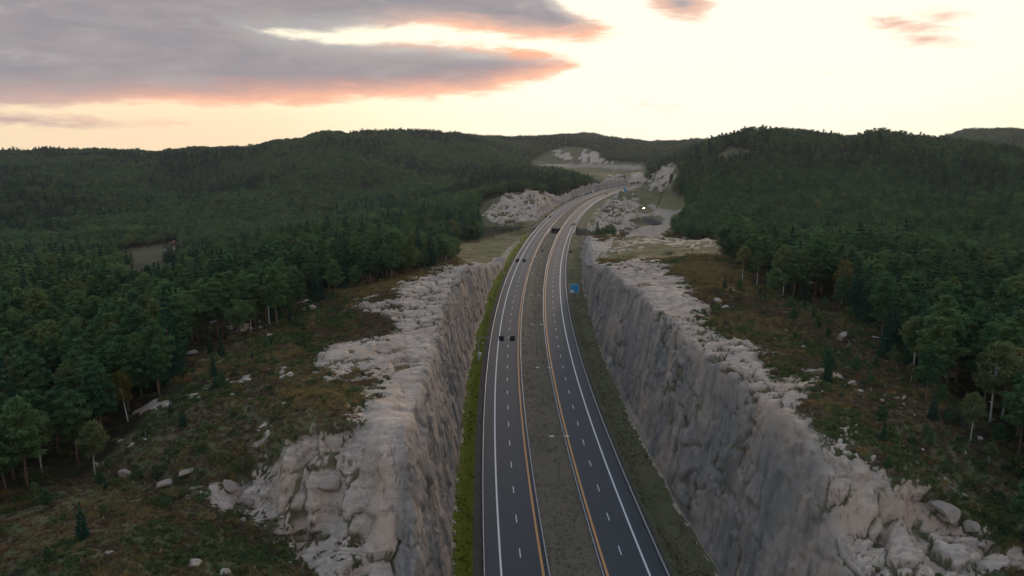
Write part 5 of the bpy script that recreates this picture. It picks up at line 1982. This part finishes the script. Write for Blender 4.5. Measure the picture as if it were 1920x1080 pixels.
# ------------------------------------------------------------------ cars
def car(name, loc, rz, body, label, lit=False, van=False):
    e = empty(name, loc, rz)
    tag(e, label, 'car')
    L, W = 4.4, 1.8
    sec = [(-2.2, 0.45, 0.80), (-2.1, 0.35, 0.98), (-1.2, 0.30, 1.02), (-0.55, 0.30, 1.04), (0.9, 0.30, 1.05), (1.9, 0.32, 1.02), (2.2, 0.42, 0.85)]
    S = Shape()
    base = []
    for (yy, z0, z1) in sec:
        w = W / 2 * (0.90 if abs(yy) > 2.05 else 1.0)
        base.append(len(S.v))
        S.v += [(-w * 0.94, yy, z0), (w * 0.94, yy, z0), (w, yy, (z0 + z1) / 2), (w * 0.93, yy, z1), (-w * 0.93, yy, z1), (-w, yy, (z0 + z1) / 2)]
    for i in range(len(sec) - 1):
        a, b = base[i], base[i + 1]
        for k in range(6):
            q = (k + 1) % 6
            S.f.append((a + k, a + q, b + q, b + k))
    S.f.append(tuple(base[0] + k for k in reversed(range(6)))); S.f.append(tuple(base[-1] + k for k in range(6)))
    S.build('body', body, e, True)
    top = 1.46 if not van else 1.95
    S = Shape(); y0, y1, y2, y3 = (-1.05, -0.35, 1.15, 1.75) if not van else (-1.5, -1.1, 1.9, 2.05)
    S.add([(-.80, y0, 1.0), (.80, y0, 1.0), (.66, y1, top), (-.66, y1, top), (-.66, y2, top), (.66, y2, top), (.80, y3, 1.0), (-.80, y3, 1.0)],
          [(0, 1, 2, 3), (4, 5, 6, 7), (1, 6, 5, 2), (0, 3, 4, 7)])
    S.build('window', M['dark_glass'], e)
    Shape().box(-.65, .65, y1 + .02, y2 - .02, top - 0.01, top + 0.04, 0.04).build('roof', body, e)
    for sx in (-1, 1):
        for yy in (-1.35, 1.35):
            Shape().tube([(sx * 0.68, yy, 0.32), (sx * 0.89, yy, 0.32)], 0.33, 14).build('wheel', M['rubber'], e)
        Shape().box(sx * 0.62 - 0.18, sx * 0.62 + 0.18, -2.24, -2.16, 0.62, 0.80).build('headlight', M['headlight'] if lit else M['sign_white'], e)
        Shape().box(sx * 0.66 - 0.14, sx * 0.66 + 0.14, 2.17, 2.23, 0.68, 0.84).build('tail_light', M['tail_red'], e)
    return e


M['headlight'] = emit('headlight_lit', (1.0, 0.90, 0.68), 260.0)
M['tail_red'] = plain('tail_red', (0.25, 0.01, 0.01), 0.4)
M['car_dark'] = plain('car_paint_dark', (0.025, 0.028, 0.034), 0.3, 0.2, 0.02, spec=0.5)
M['car_white'] = plain('car_paint_white', (0.72, 0.72, 0.71), 0.35, 0.0, 0.02, spec=0.5)
x, y, z = pick_ground(1205, 391)
car('parked_car', (x, y, z + 0.05), 0.35, M['car_dark'], 'car with brightly lit headlights standing on the gravel yard', True)
s = s_at_y(975)
car('car', on_road(s, 7.0), heading(s) + math.pi, M['car_dark'], 'dark car far along the right carriageway near the far blue sign', van=True)


# ------------------------------------------------------------------ the farm in the valley, far buildings
def house(loc, rz, w, l, h, roof_h, wall, roof, label, chimney=False, cat='house', nwin=3):
    e = empty('farm_house' if cat == 'house' else 'farm_shed', loc, rz)
    tag(e, label, cat)
    S = Shape()
    S.add([(-w / 2, -l / 2, -1), (w / 2, -l / 2, -1), (w / 2, l / 2, -1), (-w / 2, l / 2, -1), (-w / 2, -l / 2, h), (w / 2, -l / 2, h), (w / 2, l / 2, h), (-w / 2, l / 2, h), (0, -l / 2, h + roof_h), (0, l / 2, h + roof_h)],
          [(0, 1, 5, 8, 4), (2, 3, 7, 9, 6), (1, 2, 6, 5), (3, 0, 4, 7)])
    S.build('wall', M[wall], e)
    S = Shape(); t = 0.18; ov = 0.5; k = roof_h / (w / 2)
    for sx in (-1, 1):
        S.add([(0, -l / 2 - ov, h + roof_h + 0.02), (sx * (w / 2 + ov), -l / 2 - ov, h - ov * k + 0.02), (sx * (w / 2 + ov), l / 2 + ov, h - ov * k + 0.02), (0, l / 2 + ov, h + roof_h + 0.02),
               (0, -l / 2 - ov, h + roof_h + t + 0.06), (sx * (w / 2 + ov), -l / 2 - ov, h - ov * k + t), (sx * (w / 2 + ov), l / 2 + ov, h - ov * k + t), (0, l / 2 + ov, h + roof_h + t + 0.06)],
              [(0, 1, 2, 3), (4, 7, 6, 5), (0, 4, 5, 1), (1, 5, 6, 2), (2, 6, 7, 3)])
    rf = S.build('roof', M[roof], e)
    if chimney:
        Shape().box(-0.4, 0.4, -0.4, 0.4, h + roof_h - 0.5, h + roof_h + 1.3).build('chimney', M['concrete'], rf)
    for k in range(nwin):
        yy = -l / 2 + l * (k + 0.5) / nwin
        for sx in (-1, 1):
            Shape().box(sx * w / 2 - 0.04, sx * w / 2 + 0.04, yy - 0.55, yy + 0.55, h * 0.35, h * 0.8).build('window', M['dark_glass'], e)
    Shape().box(-0.5, 0.5, -l / 2 - 0.05, -l / 2 + 0.03, 0, 2.1).build('door', M['sign_white'], e)
    return e


M['red_wood'] = plain('red_wood', (0.13, 0.035, 0.028), 0.8)
M['white_wood'] = plain('white_wood', (0.72, 0.72, 0.70), 0.7)
M['roof_tile'] = plain('roof_tile', (0.16, 0.075, 0.055), 0.85)
M['slate'] = plain('slate_roof', (0.10, 0.10, 0.11), 0.8)
for px, py, rz, w, l, h, rh, wall, roof, label, ch, cat in (
        (328, 463, 0.5, 5.5, 10, 3.4, 2.0, 'red_wood', 'roof_tile', 'red farm barn with a tiled roof at the edge of the valley field', False, 'house'),
        (346, 459, 0.2, 5, 7, 3.6, 1.9, 'white_wood', 'slate', 'white farmhouse right of the red barn in the valley', True, 'house'),
        (325, 468, 0.9, 4, 5, 2.6, 1.3, 'white_wood', 'slate', 'small white shed in front of the red barn', False, 'shed'),
        (310, 473, 0.3, 3.5, 4, 2.4, 1.2, 'white_wood', 'roof_tile', 'small white outbuilding at the lower edge of the farm', False, 'shed'),
        (377, 453, 0.4, 5, 7, 3.2, 1.8, 'white_wood', 'slate', 'white cottage among the trees farther right of the farm', True, 'house')):
    d = ray(px, py)
    t = (-30 - CAMH) / d[2]
    X, Y = d[0] * t, d[1] * t
    g = float(ground(np.array([X]), np.array([Y]))[0])
    house((X, Y, g), rz, w, l, h, rh, wall, roof, label, ch, cat, 3 if l > 6 else 1)

# ------------------------------------------------------------------ evening haze over the whole valley
hz = Shape().box(-4700, 4700, -150, 4800, -130, 210)
haze = hz.build('haze', None) if False else bpy.data.objects.new('haze', None)
me = bpy.data.meshes.new('haze')
me.from_pydata(hz.v, [], hz.f)
mt = bpy.data.materials.new('haze'); mt.use_nodes = True
mt.node_tree.nodes.clear()
Nh = Nodes(mt.node_tree)
ho = Nh.n('ShaderNodeOutputMaterial', None, None)
Nh.t.links.new(Nh.n('ShaderNodeVolumePrincipled', {'Color': (0.80, 0.84, 0.92, 1), 'Density': HAZE, 'Anisotropy': 0.35}), ho.inputs['Volume'])
me.materials.append(mt)
bpy.data.objects.remove(haze)
haze = link(bpy.data.objects.new('haze', me))
tag(haze, 'thin evening haze over the valley', None, None, 'stuff')
